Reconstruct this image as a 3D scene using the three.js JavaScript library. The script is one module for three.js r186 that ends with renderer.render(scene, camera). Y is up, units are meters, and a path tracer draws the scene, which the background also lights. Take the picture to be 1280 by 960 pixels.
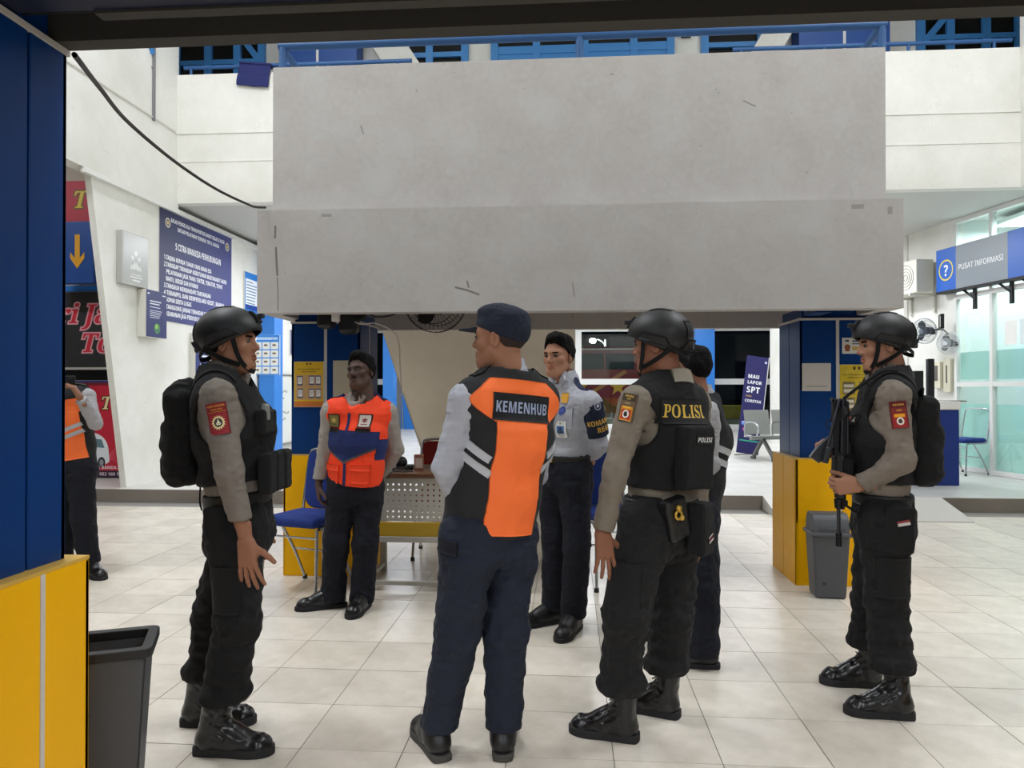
import * as THREE from 'three';
import { RoundedBoxGeometry } from 'three/addons/geometries/RoundedBoxGeometry.js';
import { mergeGeometries } from 'three/addons/utils/BufferGeometryUtils.js';
import { RectAreaLightUniformsLib } from 'three/addons/lights/RectAreaLightUniformsLib.js';
RectAreaLightUniformsLib.init();

// ---------- camera, night sky, exposure ----------
const scene = new THREE.Scene();
scene.background = new THREE.Color(0x04060b);
const camera = new THREE.PerspectiveCamera(54.11, 1280 / 960, 0.05, 200);
camera.position.set(0, 1.4, 0);
camera.rotation.order = 'YXZ';
camera.rotation.set(0.427 * Math.PI / 180, 4.4 * Math.PI / 180, 0);
const renderer = new THREE.WebGLRenderer({ antialias: true });
renderer.toneMapping = THREE.LinearToneMapping;
renderer.toneMappingExposure = 1.0;
renderer.shadowMap.enabled = true;
const UNSEEN_HALL_LAMP = { "-3.4": 82, "-6.4": 40, "-9.2": 8 }, UNSEEN_MEZZ_LAMP = 66, UNSEEN_PORCH_LAMP = 54;

// ---------- small helpers ----------
let seed = 7;
const rnd = () => { seed = (seed + 0x6d2b79f5) | 0; let t = Math.imul(seed ^ (seed >>> 15), 1 | seed); t = (t + Math.imul(t ^ (t >>> 7), 61 | t)) ^ t; return ((t ^ (t >>> 14)) >>> 0) / 4294967296; };
const V = (x, y, z) => new THREE.Vector3(x, y, z);
const A3 = (a) => new THREE.Vector3(a[0], a[1], a[2]);
const mat = (color, roughness = 0.7, extra = {}) => new THREE.MeshStandardMaterial({ color, roughness, ...extra });
const used = {};
function numbered(name) { used[name] = (used[name] ?? -1) + 1; return used[name] ? name + '_' + String(used[name]).padStart(3, '0') : name; }
function shade(o) { o.castShadow = true; o.receiveShadow = true; return o; }
function add(parent, name, geo, m, pos, rot) {
  const o = shade(new THREE.Mesh(geo, m)); o.name = name;
  if (pos) o.position.set(...pos); if (rot) o.rotation.set(...rot);
  parent.add(o); return o;
}
function thing(name, label, category, pos = [0, 0, 0], turn = 0, group) {
  const g = new THREE.Group(); g.name = numbered(name); g.position.set(...pos); g.rotation.y = turn;
  g.userData = { label, category }; if (group) g.userData.group = group;
  scene.add(g); return g;
}
function struct(name, geo, m, pos, rot) { const o = add(scene, numbered(name), geo, m, pos, rot); o.userData.kind = 'structure'; return o; }
const box = (w, h, d) => new THREE.BoxGeometry(w, h, d);
const rbox = (w, h, d, r = 0.01, s = 2) => new RoundedBoxGeometry(w, h, d, s, Math.min(r, w / 2.01, h / 2.01, d / 2.01));
const cyl = (r1, r2, h, n = 20) => new THREE.CylinderGeometry(r1, r2, h, n);
function merge(list) {
  return mergeGeometries(list.map((g) => { g = g.index ? g.toNonIndexed() : g.clone(); for (const k of Object.keys(g.attributes)) if (!['position', 'normal', 'uv'].includes(k)) g.deleteAttribute(k); return g; }));
}
const move = (g, x, y, z) => g.translate(x, y, z);
// box between two corners (world metres, uv in metres on every face)
function slab(x0, y0, z0, x1, y1, z1) {
  const w = x1 - x0, h = y1 - y0, d = z1 - z0, g = box(w, h, d).translate((x0 + x1) / 2, (y0 + y1) / 2, (z0 + z1) / 2);
  const p = g.attributes.position, n = g.attributes.normal, u = g.attributes.uv;
  for (let i = 0; i < p.count; i++) {
    if (Math.abs(n.getX(i)) > 0.5) u.setXY(i, p.getZ(i), p.getY(i));
    else if (Math.abs(n.getY(i)) > 0.5) u.setXY(i, p.getX(i), p.getZ(i));
    else u.setXY(i, p.getX(i), p.getY(i));
  }
  return g;
}
const tube = (pts, r, n = 24, k = 8, closed = false) => new THREE.TubeGeometry(new THREE.CatmullRomCurve3(pts.map((p) => (p.isVector3 ? p : A3(p))), closed, 'catmullrom', 0.5), n, r, k, closed);
function rod(a, b, r, k = 12) {
  a = A3(a); b = A3(b); const g = cyl(r, r, a.distanceTo(b), k), q = new THREE.Quaternion().setFromUnitVectors(V(0, 1, 0), b.clone().sub(a).normalize());
  return g.applyQuaternion(q).translate((a.x + b.x) / 2, (a.y + b.y) / 2, (a.z + b.z) / 2);
}
function bar(a, b, w, d) { // square bar from a to b
  a = A3(a); b = A3(b); const g = box(w, a.distanceTo(b), d), q = new THREE.Quaternion().setFromUnitVectors(V(0, 1, 0), b.clone().sub(a).normalize());
  return g.applyQuaternion(q).translate((a.x + b.x) / 2, (a.y + b.y) / 2, (a.z + b.z) / 2);
}
function canvasTex(w, h, draw, srgb = true) {
  const c = document.createElement('canvas'); c.width = w; c.height = h; const x = c.getContext('2d'); draw(x, w, h);
  const t = new THREE.CanvasTexture(c); if (srgb) t.colorSpace = THREE.SRGBColorSpace; t.anisotropy = 8; return t;
}
const hash = (x, y, z) => { let h = Math.imul(x, 374761393) + Math.imul(y, 668265263) + Math.imul(z, 1274126177); h = Math.imul(h ^ (h >>> 13), 1274126177); return ((h ^ (h >>> 16)) >>> 0) / 4294967296; };
function noise(x, y, z) {
  const X = Math.floor(x), Y = Math.floor(y), Z = Math.floor(z); let u = x - X, v = y - Y, w = z - Z; u = u * u * (3 - 2 * u); v = v * v * (3 - 2 * v); w = w * w * (3 - 2 * w);
  const l = (a, b, t) => a + (b - a) * t, c = (i, j, k) => hash(X + i, Y + j, Z + k);
  return l(l(l(c(0, 0, 0), c(1, 0, 0), u), l(c(0, 1, 0), c(1, 1, 0), u), v), l(l(c(0, 0, 1), c(1, 0, 1), u), l(c(0, 1, 1), c(1, 1, 1), u), v), w) * 2 - 1;
}
// periodic fractal noise texture around a base colour
function noiseTex(n, rgb, amp, cells, warm = 0, extra) {
  return canvasTex(n, n, (x) => {
    const im = x.createImageData(n, n), f = (i, j, k) => { // tileable value noise
      const u = i / n * k, v = j / n * k, X = Math.floor(u), Y = Math.floor(v), a = u - X, b = v - Y, s = a * a * (3 - 2 * a), t = b * b * (3 - 2 * b), h = (p, q) => hash((p + k) % k, (q + k) % k, k);
      return (h(X, Y) * (1 - s) + h(X + 1, Y) * s) * (1 - t) + (h(X, Y + 1) * (1 - s) + h(X + 1, Y + 1) * s) * t - 0.5;
    };
    for (let j = 0; j < n; j++) for (let i = 0; i < n; i++) {
      let v = 0, a = 1; for (const k of cells) { v += a * f(i, j, k); a *= 0.6; }
      const o = (j * n + i) * 4; for (let c = 0; c < 3; c++) im.data[o + c] = Math.max(0, Math.min(255, rgb[c] + v * amp * (1 + (c === 2 ? warm : 0)))); im.data[o + 3] = 255;
    }
    x.putImageData(im, 0, 0); if (extra) extra(x, n, n);
  });
}
const rep = (t, u, v = u) => { t = t.clone(); t.wrapS = t.wrapT = THREE.RepeatWrapping; t.repeat.set(u, v); t.needsUpdate = true; return t; };

// ---------- shared materials ----------
const plasterTex = noiseTex(512, [232, 231, 224], 12, [4, 9, 21, 60, 130], 0.2, (x) => {
  for (let i = 0; i < 26; i++) { x.strokeStyle = `rgba(120,112,95,${0.05 + rnd() * 0.12})`; x.lineWidth = 0.5 + rnd(); x.beginPath(); let a = rnd() * 512, b = rnd() * 512; x.moveTo(a, b); for (let k = 0; k < 5; k++) { a += (rnd() - 0.5) * 26; b += rnd() * 16; x.lineTo(a, b); } x.stroke(); }
});
const grayTex = noiseTex(512, [206, 201, 198], 15, [3, 7, 17, 50, 120], 0.1, (x) => {
  for (let i = 0; i < 34; i++) { x.fillStyle = `rgba(60,50,40,${0.05 + rnd() * 0.25})`; const s = 0.6 + rnd() * 1.6; x.fillRect(rnd() * 512, rnd() * 512, s * 2, s); }
  for (let i = 0; i < 12; i++) { x.strokeStyle = `rgba(90,80,70,${0.08 + rnd() * 0.14})`; x.lineWidth = 0.7; x.beginPath(); const a = rnd() * 512, b = rnd() * 512; x.moveTo(a, b); x.lineTo(a + (rnd() - 0.5) * 60, b + rnd() * 14); x.stroke(); }
});
// landing concrete: one sheet over its whole front (x -2.2..2.2, y 1.9..3.8) with cracks, chips and trowel streaks where they are
const landingTex = canvasTex(1320, 570, (x, w, h) => {
  x.fillStyle = '#bfbbb9'; x.fillRect(0, 0, w, h); const X = (m) => (m + 2.2) / 4.4 * w, Y = (m) => h - (m - 1.9) / 1.9 * h;
  for (let i = 0; i < 2600; i++) { const a = rnd() * w, b = rnd() * h, r = 8 + rnd() * 50, v = rnd() < 0.5 ? '255,252,248' : '120,112,106'; const g = x.createRadialGradient(a, b, 0, a, b, r); g.addColorStop(0, `rgba(${v},0.022)`); g.addColorStop(1, `rgba(${v},0)`); x.fillStyle = g; x.fillRect(a - r, b - r, 2 * r, 2 * r); }
  x.strokeStyle = 'rgba(70,62,56,0.55)'; x.lineCap = 'round';
  const crack = (pts, lw) => { x.lineWidth = lw; x.beginPath(); pts.forEach(([a, b], i) => x[i ? 'lineTo' : 'moveTo'](X(a), Y(b))); x.stroke(); };
  crack([[-2.05, 2.54], [-2.052, 2.46]], 4); crack([[-2.045, 2.39], [-2.04, 2.28], [-2.035, 2.2]], 4); crack([[-2.035, 2.18], [-2.03, 2.06], [-2.03, 1.95]], 2);
  crack([[-0.78, 2.1], [-0.7, 2.08], [-0.62, 2.05]], 3.5); crack([[-0.7, 2.14], [-0.69, 2.1]], 3); crack([[0.02, 2.12], [0.03, 2.03]], 1.6); crack([[1.2, 3.4], [1.28, 3.36]], 2); crack([[-1.5, 3.3], [-1.48, 3.24]], 2);
  x.fillStyle = 'rgba(80,72,66,0.28)'; for (const [a, b, p, q] of [[-1.72, 2.62, 0.07, 0.02], [1.85, 2.62, 0.08, 0.03], [2.08, 2.6, 0.03, 0.05], [0.28, 3.62, 0.03, 0.012], [1.62, 2.9, 0.012, 0.012], [-1.1, 3.55, 0.012, 0.02], [0.9, 3.1, 0.014, 0.01]]) x.fillRect(X(a), Y(b), p / 4.4 * w, q / 1.9 * h);
  for (let i = 0; i < 60; i++) { x.fillStyle = `rgba(60,52,46,${0.15 + rnd() * 0.3})`; x.fillRect(rnd() * w, rnd() * h, 1 + rnd() * 2, 1 + rnd() * 1.5); }
  x.fillStyle = 'rgba(235,232,228,0.35)'; x.fillRect(0, Y(2.665), w, 3);
});
const onLanding = (g) => { const u = g.attributes.uv, p = g.attributes.position; for (let i = 0; i < u.count; i++) u.setXY(i, (p.getX(i) + 2.2) / 4.4, (p.getY(i) - 1.9) / 1.9); return g; };
const landingFace = mat(0xffffff, 0.92, { map: landingTex });
const plaster = mat(0xffffff, 0.9, { map: rep(plasterTex, 0.33) });
const landingPaint = mat(0xffffff, 0.92, { map: rep(grayTex, 0.36) });
const white = mat(0xe9e9e4, 0.6), offWhite = mat(0xd8d6cd, 0.75), black = mat(0x141416, 0.6), darkSteel = mat(0x0b0b0d, 0.7);
const blueFrame = mat(0x3f86c8, 0.45), bluePanel = new THREE.MeshPhysicalMaterial({ color: 0x0a3875, roughness: 0.32, specularIntensity: 0.4 }), brightBlue = mat(0x2f7fd6, 0.4), railBlue = mat(0x28588f, 0.5);
const yellowPanel = new THREE.MeshPhysicalMaterial({ color: 0xf6b600, roughness: 0.42, specularIntensity: 0.4 }), chrome = mat(0xb9bcc0, 0.25, { metalness: 0.9 }), steel = mat(0x9a9a97, 0.4, { metalness: 0.6 }), jointWhite = mat(0xc9c4bd, 0.6);
const glass = new THREE.MeshPhysicalMaterial({ color: 0xf4fbfa, roughness: 0.03, transmission: 1, thickness: 0, ior: 1.5 });
const darkGlass = mat(0x050709, 0.08);
const fabricBlack = mat(0x0c0c0d, 0.95), plasticBlack = mat(0x101114, 0.45);

// ================= THE SETTING =================
// ground floor: slab below, tiles 0.405 x 0.413 m with recessed joints
const floor = struct('floor', slab(-14, -0.3, -9.0, 14, -0.004, 6), mat(0x8d8a84, 0.9));
const tileTones = [[224, 215, 200], [219, 210, 196], [228, 219, 205], [215, 206, 192]].map((c, i) => mat(0xffffff, 0.34, { map: noiseTex(128, c, 20, [2, 5, 13, 40], 0.1), roughnessMap: null }));
{
  const TW = 0.405, TD = 0.413, g = box(TW - 0.004, 0.02, TD - 0.004), rest = tileTones.map(() => []);
  for (let j = -16; j < 22; j++) for (let i = -40; i < 40; i++) {
    const x = 0.57 + TW * (i + 0.5), z = -2.87 - TD * (j + 0.5), far = -z;
    if (z < -8.99 + TD / 2 || Math.abs(x) > 12 || z > 2.5) continue;
    const k = Math.floor(rnd() * 4), seen = far > 2.4 && far < 7.35 && x > -0.745 * far - 0.25 && x < 0.61 * far + 0.25;
    const dy = (rnd() - 0.5) * 0.0012;
    if (seen) add(floor, 'tile', g, tileTones[k], [x, -0.01 + dy, z]);
    else rest[k].push(g.clone().translate(x, -0.01 + dy, z));
  }
  rest.forEach((r, k) => { if (r.length) { const o = add(floor, 'tiles_beyond', merge(r), tileTones[k]); o.userData.kind = 'stuff'; } });
}
// raised hall floor behind the step, its riser, and the ramp up to it
const floorTex = canvasTex(512, 512, (x) => {
  x.fillStyle = '#cfccc4'; x.fillRect(0, 0, 512, 512);
  for (let j = 0; j < 4; j++) for (let i = 0; i < 4; i++) { const v = 196 + rnd() * 14; x.fillStyle = `rgb(${v + 6},${v + 4},${v - 2})`; x.fillRect(i * 128 + 1, j * 128 + 1, 126, 126); }
  x.fillStyle = 'rgba(120,115,105,0.5)'; for (let i = 0; i < 4; i++) { x.fillRect(i * 128, 0, 1, 512); x.fillRect(0, i * 128, 512, 1); }
});
const upperFloorMat = mat(0xffffff, 0.35, { map: rep(floorTex, 1 / 1.62) });
struct('hall_floor', slab(-14, -0.3, -26, 14, 0.16, -9.0), upperFloorMat);
struct('step_riser', slab(-14, 0.0, -9.0, 14, 0.155, -8.985), mat(0xa39c92, 0.8, { map: rep(grayTex, 0.7) }));
{
  const s = new THREE.Shape(); s.moveTo(0, 0); s.lineTo(0.72, 0); s.lineTo(0.72, 0.01); s.lineTo(0, 0.165); s.closePath();
  const g = new THREE.ExtrudeGeometry(s, { depth: 2.0, bevelEnabled: false }).rotateY(-Math.PI / 2).translate(4.24, 0, -8.98);
  struct('ramp', g, mat(0xc9c5bd, 0.45));
}
// left wall: lower part ends in a leaning edge towards the viewer, upper part stands proud
{
  const s = new THREE.Shape(); s.moveTo(20, 0.16); s.lineTo(9.13, 0.16); s.lineTo(8.39, 3.93); s.lineTo(20, 3.93); s.closePath();
  const g = new THREE.ExtrudeGeometry(s, { depth: 0.08, bevelEnabled: false }).rotateY(Math.PI / 2).translate(-5.68, 0, 0);
  struct('wall_left', g, plaster);
  struct('trim_1', slab(-5.6, 3.9, -20, -5.54, 3.96, -8.2), white);
  struct('wall_left_upper', slab(-5.75, 3.96, -10.3, -5.56, 8.4, -2.1), plaster);
  struct('trim_4', slab(-5.565, 5.03, -10.2, -5.545, 5.05, -2.2), offWhite);
}
// mezzanine: parapet facing the viewer, slab, soffit
struct('mezzanine_parapet', merge([slab(-5.6, 4.04, -10.42, -2.2, 5.87, -10.26), slab(2.2, 4.04, -10.42, 6.2, 5.87, -10.26)]), plaster);
struct('trim_5', merge([slab(-5.6, 5.02, -10.262, -2.2, 5.045, -10.245), slab(2.2, 5.02, -10.262, 5.86, 5.045, -10.245), slab(-5.6, 4.62, -10.262, -2.2, 4.632, -10.25), slab(2.2, 4.62, -10.262, 5.86, 4.632, -10.25)]), plaster);
struct('mezzanine_slab', slab(-12, 4.04, -26, 12, 4.4, -10.42), mat(0xcfcfca, 0.9));
struct('wall_right_upper', merge([slab(5.86, 4.04, -10.26, 6.1, 8.4, -2.1)]), plaster);
// right lower wall, turned ten degrees: white part, then aluminium-framed glazing
const RW = new THREE.Group(); RW.name = 'wall_right'; RW.userData.kind = 'structure'; RW.position.set(5.97, 0, -12.16); RW.rotation.y = Math.PI / 2 + 0.1785; scene.add(RW);
// local: +x runs away from the viewer... -x towards the viewer, +z into the hall's outside
{
  add(RW, 'wall_panel', slab(0, 0.16, 0, 6.5, 4.04, 0.15), plaster);
  const alu = mat(0xe3e4e0, 0.45), fr = [];
  for (const x of [-0.03, -0.78, -1.62, -2.46, -3.3]) fr.push(slab(x - 0.03, 0.16, -0.03, x + 0.03, 4.02, 0.05));
  for (const y of [0.2, 1.48, 2.83, 4.0]) fr.push(slab(-4.2, y - 0.035, -0.028, 0, y + 0.035, 0.048));
  add(RW, 'frame', merge(fr), alu);
  const tint = new THREE.MeshPhysicalMaterial({ color: 0xf2fbf9, roughness: 0.05, transmission: 1, thickness: 0, ior: 1.5 });
  const xs = [-0.03, -0.78, -1.62, -2.46, -3.3], ys = [0.2, 1.48, 2.83, 4.0];
  for (let i = 0; i < 4; i++) for (let j = 0; j < 3; j++) add(RW, 'pane', box(xs[i] - xs[i + 1] - 0.06, ys[j + 1] - ys[j] - 0.07, 0.006), tint, [(xs[i] + xs[i + 1]) / 2, (ys[j] + ys[j + 1]) / 2, 0.01]);
  // frosted film on the lower panes, and the room behind
  const film = mat(0xd3f0ea, 0.6);
  for (let i = 0; i < 4; i++) add(RW, 'frosted_film', box(xs[i] - xs[i + 1] - 0.08, 0.95, 0.004), film, [(xs[i] + xs[i + 1]) / 2, 0.71, 0.03]);
  for (let i = 0; i < 4; i++) add(RW, 'frosted_film', box(xs[i] - xs[i + 1] - 0.08, 0.42, 0.004), mat(0xcfe8e2, 0.6), [(xs[i] + xs[i + 1]) / 2, 1.76, 0.03]);
  add(RW, 'room_behind', merge([slab(-4.3, 0.16, 1.6, 0.1, 4.04, 1.7), slab(0.02, 0.16, 0.15, 0.1, 4.04, 1.6)]), mat(0xdfe6e2, 0.9));
  add(RW, 'notice', box(0.22, 0.34, 0.004), mat(0xf2f2ee, 0.7), [-1.15, 2.2, -0.02]);
  add(RW, 'notice', box(0.22, 0.34, 0.004), mat(0xe4f0f2, 0.7), [-1.42, 2.2, -0.02]);
}
// ceiling of the hall, back and side enclosures
struct('ceiling', slab(-12, 8.4, -26, 12, 8.6, -2.1), mat(0xdadad4, 0.9));
struct('wall_far_left', slab(-14, 0, -26, -13.8, 8.6, 6), plaster);
struct('wall_far_right', slab(13.8, 0, -26, 14, 8.6, 6), plaster);
// upper storey wall behind the mezzanine, with window openings filled below
const UW = struct('wall_upper', slab(-12, 4.4, -12.7, 12, 8.4, -12.5), plaster);
// shop front on the far left
struct('wall_shop', slab(-13.8, 0.16, -10.3, -5.74, 5.4, -10.1), mat(0xcfc3b4, 0.9));
// glazed back wall at the far end: bright blue posts, white mullions
{
  const back = new THREE.Group(); back.name = 'window_1'; back.userData.kind = 'structure'; scene.add(back);
  const w = mat(0xf0f0ec, 0.5), f = [];
  for (const x of [-5.5, -2.6, 0.25, 3.8, 6.36, 9.0]) f.push(slab(x - 0.12, 0.16, -24.06, x + 0.12, 3.3, -23.94));
  for (const [y, t] of [[0.22, 0.09], [1.65, 0.09], [3.29, 0.05]]) f.push(slab(-12, y - t, -24.05, 12, y + t, -23.95));
  add(back, 'frame', merge(f), w);
  const xs = [-12, -5.5, -2.6, 0.25, 3.8, 6.36, 9.0, 12];
  for (let i = 0; i < 7; i++) for (const [a, b] of [[0.31, 1.56], [1.74, 3.16]]) add(back, 'pane', box(xs[i + 1] - xs[i] - 0.2, b - a, 0.008), glass, [(xs[i] + xs[i + 1]) / 2, (a + b) / 2, -24]);
  struct('wall_back', slab(-12, 3.34, -24.2, 12, 4.04, -23.9), plaster);
  for (const x of [4.1, -5.0, -8.2]) struct('pillar', slab(x - 0.3, 0.16, -23.9, x + 0.3, 4.04, -23.3), brightBlue);
}
// pillars along the hall
for (const [x, z] of [[-5.42, -13.3], [5.98, -13.5], [-4.85, -20]]) struct('pillar', slab(x - 0.14, 0.16, z - 0.2, x + 0.14, 4.04, z + 0.2), brightBlue);
struct('trim_6', slab(5.74, 0.16, -13.5, 5.83, 4.04, -13.3), offWhite);
// ground outside the back of the hall
struct('ground', slab(-60, -0.4, -110, 60, 0.02, -26.0), mat(0x2e2c29, 0.95));
struct('ground_front', slab(-30, -0.4, 6, 30, -0.01, 40), mat(0x55534f, 0.95));

// stair landing: edge beam, parapet, recessed slab
{
  const L = new THREE.Group(); L.name = 'stair_landing'; L.userData.kind = 'structure'; scene.add(L);
  add(L, 'edge_beam', onLanding(merge([slab(-2.18, 1.935, -5.24, 2.18, 2.655, -5.1), slab(-2.18, 1.935, -6.75, -2.06, 2.655, -5.24), slab(2.06, 1.935, -6.75, 2.18, 2.655, -5.24), slab(-2.06, 1.935, -6.75, 2.06, 2.6, -6.66)])), landingFace);
  add(L, 'parapet', onLanding(merge([slab(-2.15, 2.655, -5.42, 2.15, 3.74, -5.3), slab(-2.15, 2.655, -6.75, -2.03, 3.74, -5.42), slab(2.03, 2.655, -6.75, 2.15, 3.74, -5.42)])), landingFace);
  add(L, 'ledge', slab(-2.18, 2.6, -5.31, 2.18, 2.652, -5.2), landingPaint);
  add(L, 'soffit', slab(-2.06, 2.42, -6.66, 2.06, 2.6, -5.24), mat(0xb5a796, 0.9, { map: rep(grayTex, 0.5) }));  // brown tint of bounced light put into the base colour
  const flight = (up, x0, x1) => { // sawtooth steps above, sloping soffit below
    const n = 11, s = new THREE.Shape(), z0 = 6.75, run = 0.262, rise = up ? 0.2 : -0.186, y0 = 2.2;
    s.moveTo(z0, 1.94); s.lineTo(z0, y0); for (let i = 0; i < n; i++) { s.lineTo(z0 + i * run, y0 + (i + 1) * rise); s.lineTo(z0 + (i + 1) * run, y0 + (i + 1) * rise); }
    s.lineTo(z0 + n * run, up ? 4.05 : 0.16); if (!up) s.lineTo(z0 + n * run - 0.22, 0.16); s.closePath();
    return new THREE.ExtrudeGeometry(s, { depth: x1 - x0, bevelEnabled: false }).rotateY(Math.PI / 2).translate(x0, 0, 0);
  };
  add(L, 'stair_flight', flight(false, -1.71, 0.05), mat(0xf6f0e8, 0.9, { map: rep(plasterTex, 0.4) }));
  add(L, 'stair_flight', flight(true, 0.25, 2.03), plaster);
}
// columns: core, blue cladding panels, yellow plinth panels with white joints
function column(name, x0, x1, z0, z1, h, top, base, pl, fz = 0.5) {
  const c = new THREE.Group(); c.name = numbered(name); c.userData.kind = 'structure'; scene.add(c);
  const cx = (x0 + x1) / 2, zj = z0 + (z1 - z0) * fz;
  add(c, 'core', slab(x0 + 0.02, 0, z0 + 0.02, x1 - 0.02, top, z1 - 0.02), bluePanel);
  const face = (m, a, b, o, strip) => { // four faces, each of two panels with a joint strip
    const X0 = x0 - o, X1 = x1 + o, Z0 = z0 - o, Z1 = z1 + o, g = 0.004;
    for (const [p, q] of [[X0, cx - g], [cx + g, X1]]) for (const z of [Z0 + 0.01, Z1 - 0.01]) add(c, 'panel', rbox(q - p, b - a, 0.02, 0.004), m, [(p + q) / 2, (a + b) / 2, z]);
    for (const [p, q] of [[Z0, zj - g], [zj + g, Z1]]) for (const x of [X0 + 0.01, X1 - 0.01]) add(c, 'panel', rbox(0.02, b - a, q - p, 0.004), m, [x, (a + b) / 2, (p + q) / 2]);
    if (strip) add(c, 'joint_strip', merge([slab(cx - 0.011, a, Z1 - 0.02, cx + 0.011, b, Z1 + 0.003), slab(X1 - 0.02, a, zj - 0.008, X1 + 0.003, b, zj + 0.008)]), jointWhite);
  };
  face(bluePanel, base, h, 0, fz === 0.5);
  face(yellowPanel, 0, base, pl, true);
  add(c, 'plinth_cap', slab(x0 - pl, base, z0 - pl, x1 + pl, base + 0.01, z1 + pl), mat(0xd2a94a, 0.4));
  add(c, 'cap_strip', slab(x0 - 0.006, h, z0 - 0.006, x1 + 0.006, h + 0.016, z1 + 0.006), jointWhite);
  return c;
}
column('column', -2.11, -1.58, -6.1, -5.57, 1.9, 1.99, 0.9, 0.045);
const colRight = column('column', 1.655, 2.185, -6.1, -5.57, 1.9, 1.99, 0.9, 0.045);
add(colRight, 'beam_stub', slab(1.68, 1.93, -5.56, 1.79, 2.02, -5.3), bluePanel);
column('column', -2.0, -1.465, -2.085, -1.62, 2.375, 2.6, 0.9, 0.045, 0.333);
column('column', 2.6, 3.13, -2.085, -1.62, 2.375, 2.6, 0.9, 0.045, 0.333);
// gate beam overhead: blue fascia, channel and two lips, night shade put into their colours; unseen porch roof
{
  const B = new THREE.Group(); B.name = 'gate_beam'; B.userData.kind = 'structure'; scene.add(B);
  const lipMat = mat(0x3a3732, 0.8);
  add(B, 'fascia', slab(-8, 2.4, -1.885, 8, 3.1, -1.5), mat(0x04102c, 0.6));
  add(B, 'near_lip', slab(-1.25, 2.392, -1.925, 8, 2.5, -1.885), lipMat);
  add(B, 'channel', slab(-8, 2.7, -2.03, 8, 3.1, -1.885), mat(0x020203, 0.9));  // near-black colour stands for the unlit recess
  add(B, 'channel_side', slab(-8, 2.42, -1.935, 8, 2.7, -1.925), mat(0x020203, 0.9));
  add(B, 'far_lip', slab(-8, 2.392, -2.09, 8, 2.7, -2.03), lipMat);
  struct('wall_front', slab(-14, 3.1, -2.1, 14, 8.6, -1.9), plaster);
  struct('unseen_porch_roof', slab(-8, 3.1, -1.9, 8, 3.2, 7.5), mat(0xcfcfc8, 0.9));  // out of view, carries the unseen lamps behind the camera
}

// ================= LAMPS =================
// unseen battens, placed for the light they give: glowing diffuser and a light of the same size just in front
function batten(label, group, x, y, z, w, d, power, turn = 0, color = 0xf4f8ff) {
  const t = thing('unseen_lamp', label, 'lamp', [x, y, z], turn, group);
  add(t, 'housing', rbox(w + 0.06, 0.06, d + 0.06, 0.01), white, [0, 0.03, 0]);
  add(t, 'diffuser', box(w, 0.02, d), new THREE.MeshStandardMaterial({ color: 0xffffff, emissive: color, emissiveIntensity: 2.2, roughness: 0.6 }), [0, -0.01, 0]);
  const l = new THREE.RectAreaLight(color, power, w, d); l.position.set(0, -0.03, 0); l.rotation.x = -Math.PI / 2; t.add(l);
}
for (const x of [-3.9, 4.1]) for (const z of [-3.4, -6.4, -9.2]) batten('unseen long ceiling batten placed to light the open hall', 'unseen battens on the hall ceiling', x, 8.3, z, 0.5, 1.5, UNSEEN_HALL_LAMP[z]);  // out of view overhead, placed to light the floor and landing front
for (const x of [-3.6, 0.2, 4.0]) for (const z of [-12.6, -16.5, -21]) batten('unseen ceiling batten placed to light the hall under the upper storey slab', 'unseen battens under the slab', x, 3.97, z, 0.3, 1.2, UNSEEN_MEZZ_LAMP);  // hidden by the landing, placed to light the rear hall and side walls
for (const x of [-2, 2]) for (const z of [0.6, 3.2, 6]) batten('unseen batten behind the viewer placed to light the people from the front', 'unseen battens on the porch roof', x, 3.03, z, 1.2, 0.3, UNSEEN_PORCH_LAMP);  // out of view behind the camera, placed to light figures and landing from the front
batten('unseen batten placed to light the far shop fronts', undefined, -8.5, 5.2, -7.6, 1.2, 0.3, UNSEEN_MEZZ_LAMP);  // out of view, placed to light the shop banners
batten('unseen ceiling batten placed to light the information office', undefined, 6.75, 3.9, -11.3, 0.5, 1.4, 34);  // out of view, placed to brighten the room behind the glazing
batten('unseen white batten placed to light the bus, under the canopy outside the back glazing', undefined, 2.2, 4.0, -29.5, 3.0, 0.5, 40);  // hidden from the camera, placed to light the bus
struct('unseen_canopy', slab(-12, 4.1, -31, 12, 4.25, -24.2), offWhite);  // unseen roof above the lamp that lights the bus

// ================= FIGURES: signed-distance modelling =================
const smin = (a, b, k) => { const h = Math.max(k - Math.abs(a - b), 0) / k; return Math.min(a, b) - h * h * k * 0.25; };
const smax = (a, b, k) => -smin(-a, -b, k);
// round cone between two points
function cone(a, b, r1, r2) {
  const ax = a.x, ay = a.y, az = a.z, dx = b.x - ax, dy = b.y - ay, dz = b.z - az, L2 = dx * dx + dy * dy + dz * dz || 1e-9;
  const f = (x, y, z) => { const px = x - ax, py = y - ay, pz = z - az; let t = (px * dx + py * dy + pz * dz) / L2; t = t < 0 ? 0 : t > 1 ? 1 : t; const qx = px - dx * t, qy = py - dy * t, qz = pz - dz * t; return Math.sqrt(qx * qx + qy * qy + qz * qz) - (r1 + (r2 - r1) * t); };
  const R = Math.max(r1, r2); f.lo = [Math.min(ax, b.x) - R, Math.min(ay, b.y) - R, Math.min(az, b.z) - R]; f.hi = [Math.max(ax, b.x) + R, Math.max(ay, b.y) + R, Math.max(az, b.z) + R]; return f;
}
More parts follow.
